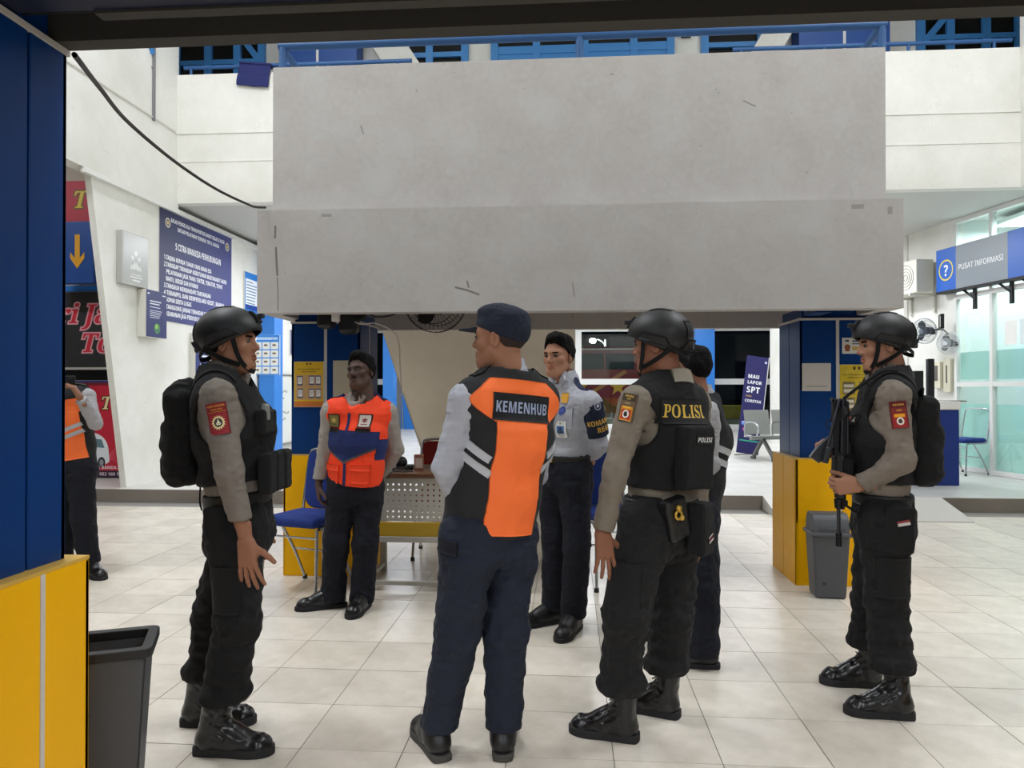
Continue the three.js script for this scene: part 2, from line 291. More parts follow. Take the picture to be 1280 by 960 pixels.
// tapered limb of elliptic section: radii [across, along forward] at both ends, rounded ends of height c
function ecap(a, b, fwd, ra, rb, c) {
  const Y = b.clone().sub(a), L = Y.length() || 1e-6; Y.divideScalar(L); const X = new THREE.Vector3().crossVectors(Y, fwd).normalize(), Z = new THREE.Vector3().crossVectors(X, Y);
  const f = (x, y, z) => {
    const px = x - a.x, py = y - a.y, pz = z - a.z, t = px * Y.x + py * Y.y + pz * Y.z, h = t < 0 ? 0 : t > L ? 1 : t / L, v = t - h * L;
    const u = px * X.x + py * X.y + pz * X.z, w = px * Z.x + py * Z.y + pz * Z.z, rx = ra[0] + (rb[0] - ra[0]) * h, rz = ra[1] + (rb[1] - ra[1]) * h;
    const k0 = Math.sqrt(u * u / (rx * rx) + w * w / (rz * rz) + v * v / (c * c)), k1 = Math.sqrt(u * u / (rx ** 4) + w * w / (rz ** 4) + v * v / (c ** 4));
    return k1 < 1e-6 ? -Math.min(rx, rz) : k0 * (k0 - 1) / k1;
  };
  const R = Math.max(ra[0], rb[0], ra[1], rb[1], c); f.lo = [Math.min(a.x, b.x) - R, Math.min(a.y, b.y) - R, Math.min(a.z, b.z) - R]; f.hi = [Math.max(a.x, b.x) + R, Math.max(a.y, b.y) + R, Math.max(a.z, b.z) + R]; return f;
}
function ell(c, r, q) { // ellipsoid, optional frame [X, Y, Z]
  const R = Math.max(...r);
  const f = (x, y, z) => {
    let px = x - c.x, py = y - c.y, pz = z - c.z;
    if (q) { const a = px * q[0].x + py * q[0].y + pz * q[0].z, b = px * q[1].x + py * q[1].y + pz * q[1].z, d = px * q[2].x + py * q[2].y + pz * q[2].z; px = a; py = b; pz = d; }
    const k0 = Math.sqrt((px / r[0]) ** 2 + (py / r[1]) ** 2 + (pz / r[2]) ** 2), k1 = Math.sqrt((px / r[0] ** 2) ** 2 + (py / r[1] ** 2) ** 2 + (pz / r[2] ** 2) ** 2);
    return k1 < 1e-6 ? -Math.min(...r) : k0 * (k0 - 1) / k1;
  };
  f.lo = [c.x - R, c.y - R, c.z - R]; f.hi = [c.x + R, c.y + R, c.z + R]; return f;
}
function rounded(c, hs, r, q) { // rounded box, half sizes hs, frame q
  const f = (x, y, z) => {
    let px = x - c.x, py = y - c.y, pz = z - c.z;
    if (q) { const a = px * q[0].x + py * q[0].y + pz * q[0].z, b = px * q[1].x + py * q[1].y + pz * q[1].z, d = px * q[2].x + py * q[2].y + pz * q[2].z; px = a; py = b; pz = d; }
    const qx = Math.abs(px) - hs[0] + r, qy = Math.abs(py) - hs[1] + r, qz = Math.abs(pz) - hs[2] + r;
    return Math.hypot(Math.max(qx, 0), Math.max(qy, 0), Math.max(qz, 0)) + Math.min(Math.max(qx, qy, qz), 0) - r;
  };
  const R = Math.hypot(...hs); f.lo = [c.x - R, c.y - R, c.z - R]; f.hi = [c.x + R, c.y + R, c.z + R]; return f;
}
function union(k, ...list) {
  list = list.filter(Boolean); const n = list.length;
  const f = (x, y, z) => { let d = list[0](x, y, z); for (let i = 1; i < n; i++) d = smin(d, list[i](x, y, z), k); return d; };
  f.lo = [0, 1, 2].map((i) => Math.min(...list.map((l) => l.lo[i]))); f.hi = [0, 1, 2].map((i) => Math.max(...list.map((l) => l.hi[i]))); return f;
}
const keep = (f, g) => { g.lo = f.lo; g.hi = f.hi; return g; };
const grow = (f, r) => { const g = (x, y, z) => f(x, y, z) - r; g.lo = f.lo.map((v) => v - r); g.hi = f.hi.map((v) => v + r); return g; };
const cut = (f, p, n, k = 0.006) => keep(f, (x, y, z) => smax(f(x, y, z), (x - p.x) * n.x + (y - p.y) * n.y + (z - p.z) * n.z, k)); // removes the side n points to
const minus = (f, g, k = 0.006) => keep(f, (x, y, z) => smax(f(x, y, z), -g(x, y, z), k));
const wrinkle = (f, amp, s, sy = 1, o = 0) => keep(f, (x, y, z) => { const d = f(x, y, z); if (d > 0.04 || d < -0.04) return d; const n = noise(x * s + o, y * s * sy, z * s), m = noise(x * s * 2.3 + 9 + o, y * s * sy * 2.3, z * s * 2.3); return d + amp * (n * 0.7 + (Math.abs(m) - 0.3) * 0.9); });

// surface nets over the field f; h is the cell
function meshField(f, h, pad = 0.012) {
  const lo = f.lo.map((v) => v - pad - h), n = [0, 1, 2].map((i) => Math.ceil((f.hi[i] + pad - lo[i]) / h) + 2), [nx, ny, nz] = n, sx = 1, sy = nx, sz = nx * ny;
  const g = new Float32Array(nx * ny * nz), B = 8, far = B * h * 0.87 * 1.9;
  for (let bz = 0; bz < nz; bz += B) for (let by = 0; by < ny; by += B) for (let bx = 0; bx < nx; bx += B) {
    const c = f(lo[0] + (bx + 3.5) * h, lo[1] + (by + 3.5) * h, lo[2] + (bz + 3.5) * h), skip = Math.abs(c) > far;
    for (let z = bz; z < Math.min(bz + B, nz); z++) for (let y = by; y < Math.min(by + B, ny); y++) for (let x = bx, i = bx + y * sy + z * sz; x < Math.min(bx + B, nx); x++, i++) g[i] = skip ? c : f(lo[0] + x * h, lo[1] + y * h, lo[2] + z * h);
  }
  const id = new Int32Array(nx * ny * nz).fill(-1), pos = [], index = [];
  const E = [[0, 0, 0, 1, 0, 0], [0, 1, 0, 1, 1, 0], [0, 0, 1, 1, 0, 1], [0, 1, 1, 1, 1, 1], [0, 0, 0, 0, 1, 0], [1, 0, 0, 1, 1, 0], [0, 0, 1, 0, 1, 1], [1, 0, 1, 1, 1, 1], [0, 0, 0, 0, 0, 1], [1, 0, 0, 1, 0, 1], [0, 1, 0, 0, 1, 1], [1, 1, 0, 1, 1, 1]];
  for (let z = 0; z < nz - 1; z++) for (let y = 0; y < ny - 1; y++) for (let x = 0; x < nx - 1; x++) {
    const i = x + y * sy + z * sz; let m = 0; for (let k = 0; k < 8; k++) if (g[i + (k & 1) + ((k >> 1) & 1) * sy + (k >> 2) * sz] < 0) m |= 1 << k;
    if (m === 0 || m === 255) continue;
    let X = 0, Y = 0, Z = 0, c = 0;
    for (const e of E) { const a = g[i + e[0] + e[1] * sy + e[2] * sz], b = g[i + e[3] + e[4] * sy + e[5] * sz]; if (a < 0 === b < 0) continue; const t = a / (a - b); X += e[0] + t * (e[3] - e[0]); Y += e[1] + t * (e[4] - e[1]); Z += e[2] + t * (e[5] - e[2]); c++; }
    id[i] = pos.length / 3; pos.push(lo[0] + (x + X / c) * h, lo[1] + (y + Y / c) * h, lo[2] + (z + Z / c) * h);
  }
  const quad = (a, b, c, d, flip) => { if (a < 0 || b < 0 || c < 0 || d < 0) return; if (flip) index.push(a, c, b, a, d, c); else index.push(a, b, c, a, c, d); };
  for (let z = 1; z < nz - 1; z++) for (let y = 1; y < ny - 1; y++) for (let x = 1; x < nx - 1; x++) {
    const i = x + y * sy + z * sz, s = g[i] < 0;
    if (s !== g[i + 1] < 0) quad(id[i - sy - sz], id[i - sz], id[i], id[i - sy], !s);
    if (s !== g[i + sy] < 0) quad(id[i - 1 - sz], id[i - 1], id[i], id[i - sz], !s);
    if (s !== g[i + sz] < 0) quad(id[i - 1 - sy], id[i - sy], id[i], id[i - 1], !s);
  }
  const geo = new THREE.BufferGeometry(); geo.setAttribute('position', new THREE.Float32BufferAttribute(pos, 3)); geo.setIndex(index);
  // normals from the field
  const nr = new Float32Array(pos.length), e = h * 0.5;
  for (let i = 0; i < pos.length; i += 3) {
    const x = pos[i], y = pos[i + 1], z = pos[i + 2], a = f(x + e, y - e, z - e), b = f(x - e, y - e, z + e), c = f(x - e, y + e, z - e), d = f(x + e, y + e, z + e);
    let X = a - b - c + d, Y = -a - b + c + d, Z = -a + b - c + d; const l = Math.hypot(X, Y, Z) || 1; nr[i] = X / l; nr[i + 1] = Y / l; nr[i + 2] = Z / l;
  }
  geo.setAttribute('normal', new THREE.Float32BufferAttribute(nr, 3));
  return geo;
}
// a cloth or printed piece laid on the surface of field f: centre c, facing n, up u, size w x hgt, raised by t; outline(v) gives [left, right] in 0..1 across
function patch(f, c, n, u, w, hgt, t = 0.003, outline, res = 0.012) {
  n = n.clone().normalize(); const r = new THREE.Vector3().crossVectors(u, n).normalize(); u = new THREE.Vector3().crossVectors(n, r).normalize();
  const nx = Math.max(2, Math.round(w / res)), ny = Math.max(2, Math.round(hgt / res)), pos = [], uv = [], index = [], at = (i, j) => j * (nx + 1) + i, N = (nx + 1) * (ny + 1);
  const hit = []; let last = 0;
  for (let j = 0; j <= ny; j++) for (let i = 0; i <= nx; i++) {
    const v = j / ny, [a, b] = outline ? outline(v) : [0, 1], s = a + (b - a) * i / nx, ox = (s - 0.5) * w, oy = (v - 0.5) * hgt;
    let d = 0.14, x, y, z, k = 0, m;
    for (; k < 60; k++) { x = c.x + r.x * ox + u.x * oy + n.x * d; y = c.y + r.y * ox + u.y * oy + n.y * d; z = c.z + r.z * ox + u.z * oy + n.z * d; m = f(x, y, z); if (m < 0.0008) break; d -= Math.max(m * 0.8, 0.0006); if (d < -0.3) { d = last; break; } }
    last = d; hit.push([ox, oy, d, s, v]);
  }
  for (const lift of [t, -0.004]) for (const [ox, oy, d, s, v] of hit) { const q = d + lift; pos.push(c.x + r.x * ox + u.x * oy + n.x * q, c.y + r.y * ox + u.y * oy + n.y * q, c.z + r.z * ox + u.z * oy + n.z * q); uv.push(s, v); }
  for (let j = 0; j < ny; j++) for (let i = 0; i < nx; i++) index.push(at(i, j), at(i + 1, j), at(i + 1, j + 1), at(i, j), at(i + 1, j + 1), at(i, j + 1));
  const edge = (a, b) => index.push(a, a + N, b + N, a, b + N, b);
  for (let i = 0; i < nx; i++) { edge(at(i + 1, 0), at(i, 0)); edge(at(i, ny), at(i + 1, ny)); }
  for (let j = 0; j < ny; j++) { edge(at(0, j), at(0, j + 1)); edge(at(nx, j + 1), at(nx, j)); }
  let g = new THREE.BufferGeometry(); g.setAttribute('position', new THREE.Float32BufferAttribute(pos, 3)); g.setAttribute('uv', new THREE.Float32BufferAttribute(uv, 2)); g.setIndex(index);
  g.computeVertexNormals(); return g;
}
// flat band swept along points, wide across `side`
function ribbon(pts, normals, w, t) {
  const c = new THREE.CatmullRomCurve3(pts), cn = new THREE.CatmullRomCurve3(normals), n = pts.length * 6, pos = [], idx = [];
  for (let i = 0; i <= n; i++) { const p = c.getPoint(i / n), T = c.getTangent(i / n), N = cn.getPoint(i / n).normalize(), S = new THREE.Vector3().crossVectors(T, N).normalize(); for (const [a, b] of [[-1, 0], [1, 0], [1, 1], [-1, 1]]) { const q = p.clone().addScaledVector(S, a * w / 2).addScaledVector(N, b * t); pos.push(q.x, q.y, q.z); } }
  for (let i = 0; i < n; i++) for (let k = 0; k < 4; k++) { const a = i * 4 + k, b = i * 4 + (k + 1) % 4; idx.push(a, b, b + 4, a, b + 4, a + 4); }
  idx.push(0, 2, 1, 0, 3, 2, n * 4, n * 4 + 1, n * 4 + 2, n * 4, n * 4 + 2, n * 4 + 3);
  const g = new THREE.BufferGeometry(); g.setAttribute('position', new THREE.Float32BufferAttribute(pos, 3)); g.setIndex(idx); const q = g.toNonIndexed(); q.computeVertexNormals(); return q;
}
const facing = (deg, pitch = 0) => { const a = deg * Math.PI / 180, p = pitch * Math.PI / 180; return V(-Math.sin(a) * Math.cos(p), Math.sin(p), -Math.cos(a) * Math.cos(p)); }; // 0 away from the camera, 90 to its left
const UP = V(0, 1, 0);
const frameOf = (f, up = UP) => { const X = new THREE.Vector3().crossVectors(up, f).normalize(), Y = new THREE.Vector3().crossVectors(f, X).normalize(); return [X, Y, f.clone()]; }; // X is the figure's left

// ---- head, in its own frame: y up, z out of the face, x to its left ----
const P = V;
function headField(o = {}) {
  const jw = o.jaw ?? 1, m = (x) => [P(x, 0, 0)];
  let f = union(0.03, ell(P(0, 0.032, -0.014), [0.074, 0.083, 0.096]), ell(P(0, -0.03, 0.022), [0.061 * jw, 0.082, 0.064]), cone(P(-0.02, -0.094, 0.052), P(0.02, -0.094, 0.052), 0.021, 0.021), cone(P(-0.05 * jw, -0.055, -0.005), P(-0.018, -0.093, 0.05), 0.02, 0.018), cone(P(0.05 * jw, -0.055, -0.005), P(0.018, -0.093, 0.05), 0.02, 0.018));
  f = union(0.02, f, ell(P(-0.043, -0.02, 0.052), [0.024, 0.02, 0.022]), ell(P(0.043, -0.02, 0.052), [0.024, 0.02, 0.022]), cone(P(-0.045, 0.022, 0.062), P(0, 0.02, 0.076), 0.012, 0.012), cone(P(0.045, 0.022, 0.062), P(0, 0.02, 0.076), 0.012, 0.012));
  const sock = union(0.005, ell(P(-0.031, 0.001, 0.094), [0.017, 0.0105, 0.014]), ell(P(0.031, 0.001, 0.094), [0.017, 0.0105, 0.014]));
  f = minus(f, sock, 0.014);
  f = union(0.009, f, cone(P(0, 0.01, 0.08), P(0, -0.026, 0.098), 0.0075, 0.0115), ell(P(-0.012, -0.031, 0.086), [0.0085, 0.008, 0.011]), ell(P(0.012, -0.031, 0.086), [0.0085, 0.008, 0.011]));
  const lip = union(0.006, cone(P(-0.02, -0.0585, 0.0745), P(0, -0.056, 0.0855), 0.0052, 0.0065), cone(P(0.02, -0.0585, 0.0745), P(0, -0.056, 0.0855), 0.0052, 0.0065), cone(P(-0.017, -0.067, 0.0745), P(0, -0.0685, 0.084), 0.0055, 0.0075), cone(P(0.017, -0.067, 0.0745), P(0, -0.0685, 0.084), 0.0055, 0.0075));
  f = union(0.006, f, lip); f = minus(f, cone(P(-0.02, -0.062, 0.084), P(0.02, -0.062, 0.084), 0.0025, 0.0025), 0.004);
  for (const s of [-1, 1]) { // ears
    const q = [V(0.9 * s, 0.05, -0.42 * s * s).normalize(), UP, V(0, 0, 1)], c = P(0.078 * s, -0.004, -0.012);
    const F = frameOf(V(0.35 * s, -0.1, 0.93).normalize()); let e = ell(c, [0.008, 0.031, 0.019], F); e = minus(e, ell(P(0.086 * s, -0.002, -0.008), [0.007, 0.019, 0.010], F), 0.005); f = union(0.008, f, e);
  }
  f = union(0.022, f, ecap(P(0, -0.055, -0.03), P(0, -0.19, -0.052), V(0, 0, 1), [0.053, 0.055], [0.06, 0.06], 0.04), cone(P(0, -0.075, 0.03), P(0, -0.1, 0.0), 0.03, 0.02));
  f = cut(f, P(0, -0.2, 0), V(0, -1, 0)); f.lo = [-0.1, -0.21, -0.125]; f.hi = [0.1, 0.13, 0.125]; return f;
}
const headGeo = (() => { const g = meshField(headField(), 0.0032); return g; })();
function headMesh(o) { // skin colours: lips and lids a little darker, same for every light
  const g = headGeo.clone(), p = g.attributes.position, c = new Float32Array(p.count * 3), base = new THREE.Color(o.skin), lipc = base.clone().multiply(new THREE.Color(0.85, 0.64, 0.62)), beard = base.clone().multiplyScalar(0.72);
  for (let i = 0; i < p.count; i++) {
    const x = p.getX(i), y = p.getY(i), z = p.getZ(i); let k = base;
    if (z > 0.07 && Math.abs(x) < 0.023 && y < -0.0505 && y > -0.075 && !(y > -0.052 && Math.abs(x) > 0.012)) k = lipc;
    else if (o.stubble && z > 0.05 && Math.abs(x) < 0.03 && y < -0.04 && y > -0.052) k = beard;
    c[i * 3] = k.r; c[i * 3 + 1] = k.g; c[i * 3 + 2] = k.b;
  }
  g.setAttribute('color', new THREE.Float32BufferAttribute(c, 3)); return g;
}
function tint(g, color) { const c = new THREE.Color(color), n = g.attributes.position.count, a = new Float32Array(n * 3); for (let i = 0; i < n; i++) { a[i * 3] = c.r; a[i * 3 + 1] = c.g; a[i * 3 + 2] = c.b; } g.setAttribute('color', new THREE.Float32BufferAttribute(a, 3)); return g; }
// ---- hand: wrist at w, fingers along F, thumb side T, palm facing N ----
function handField(w, F, T, N, pose) {
  F = F.clone().normalize(); T = T.clone().addScaledVector(F, -T.dot(F)).normalize(); N = N.clone().addScaledVector(F, -N.dot(F)); N.addScaledVector(T, -N.dot(T)).normalize();
  const at = (f, t, n) => V(w.x + F.x * f + T.x * t + N.x * n, w.y + F.y * f + T.y * t + N.y * n, w.z + F.z * f + T.z * t + N.z * n), parts = [];
  const bases = [[0.088, 0.029], [0.091, 0.01], [0.087, -0.0095], [0.08, -0.0275]], lens = [[0.041, 0.025, 0.02], [0.045, 0.028, 0.021], [0.042, 0.026, 0.02], [0.033, 0.02, 0.018]];
  for (let i = 0; i < 4; i++) parts.push(cone(at(0.008, bases[i][1] * 0.62, 0), at(bases[i][0], bases[i][1], 0), 0.0165, 0.0115));
  parts.push(ecap(at(-0.06, 0, 0), at(0.005, 0, 0), N, [0.027, 0.021], [0.026, 0.018], 0.02));
  let f = union(0.014, ...parts, cone(at(0.02, 0.018, 0.004), at(0.05, 0.034, 0.008), 0.017, 0.014));
  const curl = pose.curl, fingers = [];
  for (let i = 0; i < 4; i++) {
    let a = 0, p = at(bases[i][0], bases[i][1], 0); const spread = (pose.spread ?? 0.06) * (1.5 - i), seg = [];
    for (let k = 0; k < 3; k++) {
      a += (Array.isArray(curl[0]) ? curl[i][k] : curl[k]) ; const D = F.clone().multiplyScalar(Math.cos(a) * Math.cos(spread)).addScaledVector(T, Math.sin(spread) * Math.cos(a)).addScaledVector(N, Math.sin(a));
      const q = p.clone().addScaledVector(D, lens[i][k]); seg.push(cone(p, q, 0.0096 - k * 0.0011, 0.0088 - k * 0.0011)); p = q;
    }
    fingers.push(union(0.004, ...seg));
  }
  const th = pose.thumb ?? [0.62, 0.7, 0.32]; let p = at(0.03, 0.03, 0.006), D = F.clone().multiplyScalar(th[0]).addScaledVector(T, th[1]).addScaledVector(N, th[2]).normalize(); const seg = [];
  for (let k = 0; k < 3; k++) { const q = p.clone().addScaledVector(D, [0.036, 0.03, 0.025][k]); seg.push(cone(p, q, 0.0135 - k * 0.0016, 0.012 - k * 0.0016)); p = q; D = D.clone().addScaledVector(F, pose.thumbF ?? 0.28).addScaledVector(N, pose.thumbN ?? 0.12).normalize(); }
  fingers.push(union(0.004, ...seg));
  const all = [f, ...fingers]; const u = union(0.006, all[0], all[5]); const g = (x, y, z) => { let d = u(x, y, z); const m = Math.min(fingers[0](x, y, z), fingers[1](x, y, z), fingers[2](x, y, z), fingers[3](x, y, z)); return smin(d, m, 0.005); };
  g.lo = [0, 1, 2].map((i) => Math.min(...all.map((l) => l.lo[i]))); g.hi = [0, 1, 2].map((i) => Math.max(...all.map((l) => l.hi[i]))); return g;
}
const RELAX = { curl: [0.3, 0.4, 0.25], spread: 0.07 }, SPLAY = { curl: [0.12, 0.2, 0.12], spread: 0.17, thumb: [0.55, 0.82, 0.15] }, GRIP = { curl: [1.15, 1.3, 0.8], spread: 0.01, thumb: [0.5, 0.35, 0.8], thumbN: 0.6, thumbF: 0.1 };

// ---- boots and shoes in their own frame: sole on y = 0, ankle above the origin, toe along +z ----
function bootField(high, sd = P(0, 1, -0.08)) {
  let f = union(0.03, cone(P(0, 0.05, -0.055), P(0, 0.055, 0.05), 0.042, 0.044), cone(P(0, 0.042, 0.05), P(0.002, 0.034, 0.15), 0.047, 0.043), ell(P(0.003, 0.03, 0.175), [0.043, 0.036, 0.042]), high ? cone(P(0, 0.07, -0.03), P(sd.x * 0.2, 0.27, -0.03 + sd.z * 0.2), 0.055, 0.062) : cone(P(0, 0.06, -0.028), P(0, 0.14, -0.034), 0.046, 0.046), cone(P(0, 0.095, 0.0), P(0, 0.062, 0.085), 0.047, 0.038));
  f = cut(f, P(0, 0.024, 0), V(0, -1, 0)); f = cut(f, P(0, high ? 0.255 : 0.145, 0), V(0, 1, high ? 0 : 0.0).normalize());
  if (high) { const b = f; f = keep(b, (x, y, z) => { const d = b(x, y, z); return d > 0.02 ? d : d + 0.0025 * noise(x * 40, y * 55, z * 40) + (z > -0.01 && y > 0.07 ? 0.002 * Math.sin(y * 190 + z * 120) : 0); }); }
  return f;
}
const soleShape = (() => { const s = new THREE.Shape(); s.moveTo(-0.034, -0.09); s.bezierCurveTo(-0.02, -0.105, 0.02, -0.105, 0.034, -0.09); s.bezierCurveTo(0.046, -0.04, 0.036, 0.03, 0.05, 0.1); s.bezierCurveTo(0.062, 0.17, 0.04, 0.222, 0.004, 0.224); s.bezierCurveTo(-0.038, 0.222, -0.056, 0.17, -0.05, 0.1); s.bezierCurveTo(-0.036, 0.03, -0.046, -0.04, -0.034, -0.09); return s; })();
const soleGeo = (t) => new THREE.ExtrudeGeometry(soleShape, { depth: t - 0.008, bevelEnabled: true, bevelThickness: 0.004, bevelSize: 0.003, bevelSegments: 2, curveSegments: 10 }).rotateX(Math.PI / 2).scale(1, 1, 1).translate(0, t - 0.004, 0);
const shoeGeo = meshField(bootField(false), 0.005);
const leather = mat(0x131315, 0.28), leatherDull = mat(0x161618, 0.42), rubber = mat(0x1d1d1f, 0.75), rubberGrey = mat(0x45433f, 0.8);
const laceGeo = (() => { const l = []; for (let k = 0; k < 6; k++) { const y = 0.1 + k * 0.024, z = 0.045 - k * 0.008 + (k < 1 ? 0.018 : 0); l.push(rod([-0.022, y, z], [0.022, y + 0.008, z], 0.003, 6)); } return merge(l); })();
function footwear(parent, kind, ankle, knee, dir, soleMat = rubber, len = 1) { // a boot's shaft follows the shin
  const high = kind === 'boot', S = V(dir.z, 0, -dir.x), d = knee.clone().sub(ankle); d.divideScalar(d.y);
  const o = add(parent, kind, high ? meshField(bootField(true, P(d.dot(S), 1, d.dot(dir))), 0.0055) : shoeGeo, high ? leather : kind === 'shoe' ? leather : leatherDull);
  o.position.set(ankle.x + dir.x * 0.012, 0, ankle.z + dir.z * 0.012); o.scale.z = len; o.rotation.y = Math.atan2(dir.x, dir.z);
  add(o, 'sole', soleGeo(high ? 0.032 : 0.026), soleMat); if (high) add(o, 'laces', laceGeo, rubber);
  return o;
}

// ================= THE PEOPLE =================
// joints in world metres
const JOINTS = {
  copLeft: { pelvis: [-1.321, 0.876, -2.931], chest: [-1.340, 1.214, -2.927], neck: [-1.382, 1.448, -2.922], head: [-1.353, 1.583, -2.924], shR: [-1.336, 1.342, -2.766], shL: [-1.436, 1.336, -3.090], elR: [-1.263, 1.087, -2.713], wrR: [-1.204, 0.837, -2.720], elL: [-1.454, 1.050, -3.160], wrL: [-1.347, 0.835, -3.130], hipR: [-1.299, 0.853, -2.853], hipL: [-1.354, 0.841, -3.019], knR: [-1.266, 0.518, -2.798], anR: [-1.361, 0.107, -2.814], knL: [-1.471, 0.461, -3.023], anL: [-1.539, 0.110, -3.051] },
  orangeBack: { pelvis: [-0.309, 0.866, -2.859], chest: [-0.250, 1.178, -2.851], neck: [-0.238, 1.458, -2.850], head: [-0.266, 1.590, -2.827], shL: [-0.376, 1.362, -2.740], shR: [-0.102, 1.359, -2.971], elL: [-0.452, 1.103, -2.736], wrL: [-0.405, 0.908, -2.911], elR: [-0.145, 1.056, -3.081], wrR: [-0.274, 0.939, -3.132], hipL: [-0.370, 0.849, -2.784], hipR: [-0.231, 0.823, -2.925], knL: [-0.423, 0.485, -2.823], anL: [-0.515, 0.089, -2.879], knR: [-0.248, 0.450, -2.897], anR: [-0.258, 0.075, -2.909] },
  copMid: { pelvis: [0.369, 0.852, -3.162], chest: [0.416, 1.158, -3.163], neck: [0.396, 1.443, -3.159], head: [0.361, 1.581, -3.136], shL: [0.258, 1.346, -3.009], shR: [0.540, 1.341, -3.322], elL: [0.176, 1.079, -2.955], wrL: [0.127, 0.838, -2.973], elR: [0.573, 1.036, -3.377], wrR: [0.538, 0.789, -3.336], hipL: [0.301, 0.842, -3.066], hipR: [0.440, 0.818, -3.248], knL: [0.216, 0.506, -3.002], anL: [0.200, 0.118, -3.054], knR: [0.433, 0.443, -3.250], anR: [0.397, 0.101, -3.290] },
  behind: { pelvis: [0.655, 0.754, -4.037], chest: [0.705, 1.111, -4.058], neck: [0.684, 1.370, -4.055], head: [0.635, 1.501, -4.030], shL: [0.695, 1.273, -3.906], shR: [0.694, 1.263, -4.217], elL: [0.700, 1.024, -3.868], wrL: [0.547, 0.895, -3.857], elR: [0.711, 0.976, -4.270], wrR: [0.562, 0.848, -4.210], hipL: [0.657, 0.748, -3.947], hipR: [0.651, 0.719, -4.117], knL: [0.671, 0.392, -3.891], anL: [0.663, 0.054, -3.872], knR: [0.595, 0.330, -4.206], anR: [0.497, 0.064, -4.261] },
  copRight: { pelvis: [1.420, 0.825, -3.544], chest: [1.399, 1.164, -3.540], neck: [1.435, 1.447, -3.540], head: [1.414, 1.600, -3.537], shL: [1.396, 1.338, -3.378], shR: [1.487, 1.331, -3.706], elL: [1.414, 1.090, -3.321], wrL: [1.266, 0.982, -3.410], elR: [1.443, 1.048, -3.764], wrR: [1.216, 1.143, -3.606], hipL: [1.390, 0.816, -3.451], hipR: [1.443, 0.784, -3.636], knL: [1.384, 0.470, -3.423], anL: [1.388, 0.102, -3.346], knR: [1.402, 0.428, -3.626], anR: [1.395, 0.109, -3.688] },
  koman: { pelvis: [-0.030, 0.923, -4.454], chest: [-0.030, 1.188, -4.443], neck: [-0.030, 1.461, -4.430], head: [-0.067, 1.592, -4.407], shL: [0.117, 1.341, -4.312], shR: [-0.171, 1.337, -4.561], elL: [0.173, 1.081, -4.369], wrL: [0.085, 0.950, -4.573], elR: [-0.219, 1.049, -4.650], wrR: [-0.071, 0.940, -4.662], hipL: [0.026, 0.911, -4.399], hipR: [-0.097, 0.897, -4.510], knL: [0.044, 0.511, -4.353], anL: [0.016, 0.097, -4.384], knR: [-0.088, 0.480, -4.493], anR: [-0.098, 0.107, -4.536] },
  orangeFront: { pelvis: [-1.386, 0.789, -4.782], chest: [-1.371, 1.048, -4.782], neck: [-1.350, 1.353, -4.781], head: [-1.342, 1.508, -4.750], shR: [-1.535, 1.261, -4.747], shL: [-1.187, 1.249, -4.824], elR: [-1.586, 1.000, -4.776], wrR: [-1.614, 0.787, -4.735], elL: [-1.146, 1.003, -4.900], wrL: [-1.274, 0.822, -5.001], hipR: [-1.463, 0.765, -4.757], hipL: [-1.306, 0.761, -4.799], knR: [-1.490, 0.431, -4.727], anR: [-1.522, 0.092, -4.747], knL: [-1.303, 0.423, -4.731], anL: [-1.321, 0.083, -4.723] },
  photo: { pelvis: [-3.730, 0.841, -5.384], chest: [-3.766, 1.142, -5.379], neck: [-3.825, 1.430, -5.372], head: [-3.851, 1.573, -5.319], shL: [-3.608, 1.346, -5.360], shR: [-3.952, 1.346, -5.373], elL: [-3.462, 1.154, -5.252], wrL: [-3.507, 1.343, -5.147], elR: [-3.946, 1.158, -5.265], wrR: [-3.739, 1.360, -5.149], hipL: [-3.651, 0.807, -5.370], hipR: [-3.821, 0.803, -5.397], knL: [-3.627, 0.437, -5.365], anL: [-3.605, 0.093, -5.409], knR: [-3.797, 0.443, -5.392], anR: [-3.848, 0.084, -5.431] },
};
const skullHair = (extra, thick) => { let f = ell(P(0, 0.032, -0.014), [0.074 + thick, 0.083 + thick, 0.096 + thick]); if (extra) f = union(0.03, f, ...extra); { const b = f; f = keep(b, (x, y, z) => smax(b(x, y, z), (-(y - 0.088) + (z - 0.08) * 0.95) / 1.38 + 0.006 * noise(x * 75, y * 40, z * 40), 0.004)); } f = minus(f, cone(P(-0.2, 0.0, 0.055), P(0.2, 0.0, 0.055), 0.046, 0.046), 0.008); f = minus(f, cone(P(-0.2, -0.02, -0.005), P(0.2, -0.02, -0.005), 0.024, 0.024), 0.008); return f; };
const shortHairGeo = meshField(wrinkle(skullHair(null, 0.005), 0.001, 60), 0.005);
const fullHairGeo = meshField(wrinkle(skullHair([ell(P(0.01, 0.108, 0.045), [0.055, 0.036, 0.046]), ell(P(0, 0.092, -0.02), [0.072, 0.046, 0.085])], 0.012), 0.005, 42, 0.6), 0.0045);
const hairMat = new THREE.MeshPhysicalMaterial({ color: 0x0b0909, roughness: 0.8, specularIntensity: 0.35 });
const headSurf = headField();
const browGeo = [patch(headSurf, P(-0.032, 0.019, 0.07), V(-0.25, 0.1, 1), V(0.1, 1, 0), 0.036, 0.008, 0.002, (v) => [0.02 + 0.1 * v, 1], 0.004), patch(headSurf, P(0.032, 0.019, 0.07), V(0.25, 0.1, 1), V(-0.1, 1, 0), 0.036, 0.008, 0.002, (v) => [0, 0.98 - 0.1 * v], 0.004)];
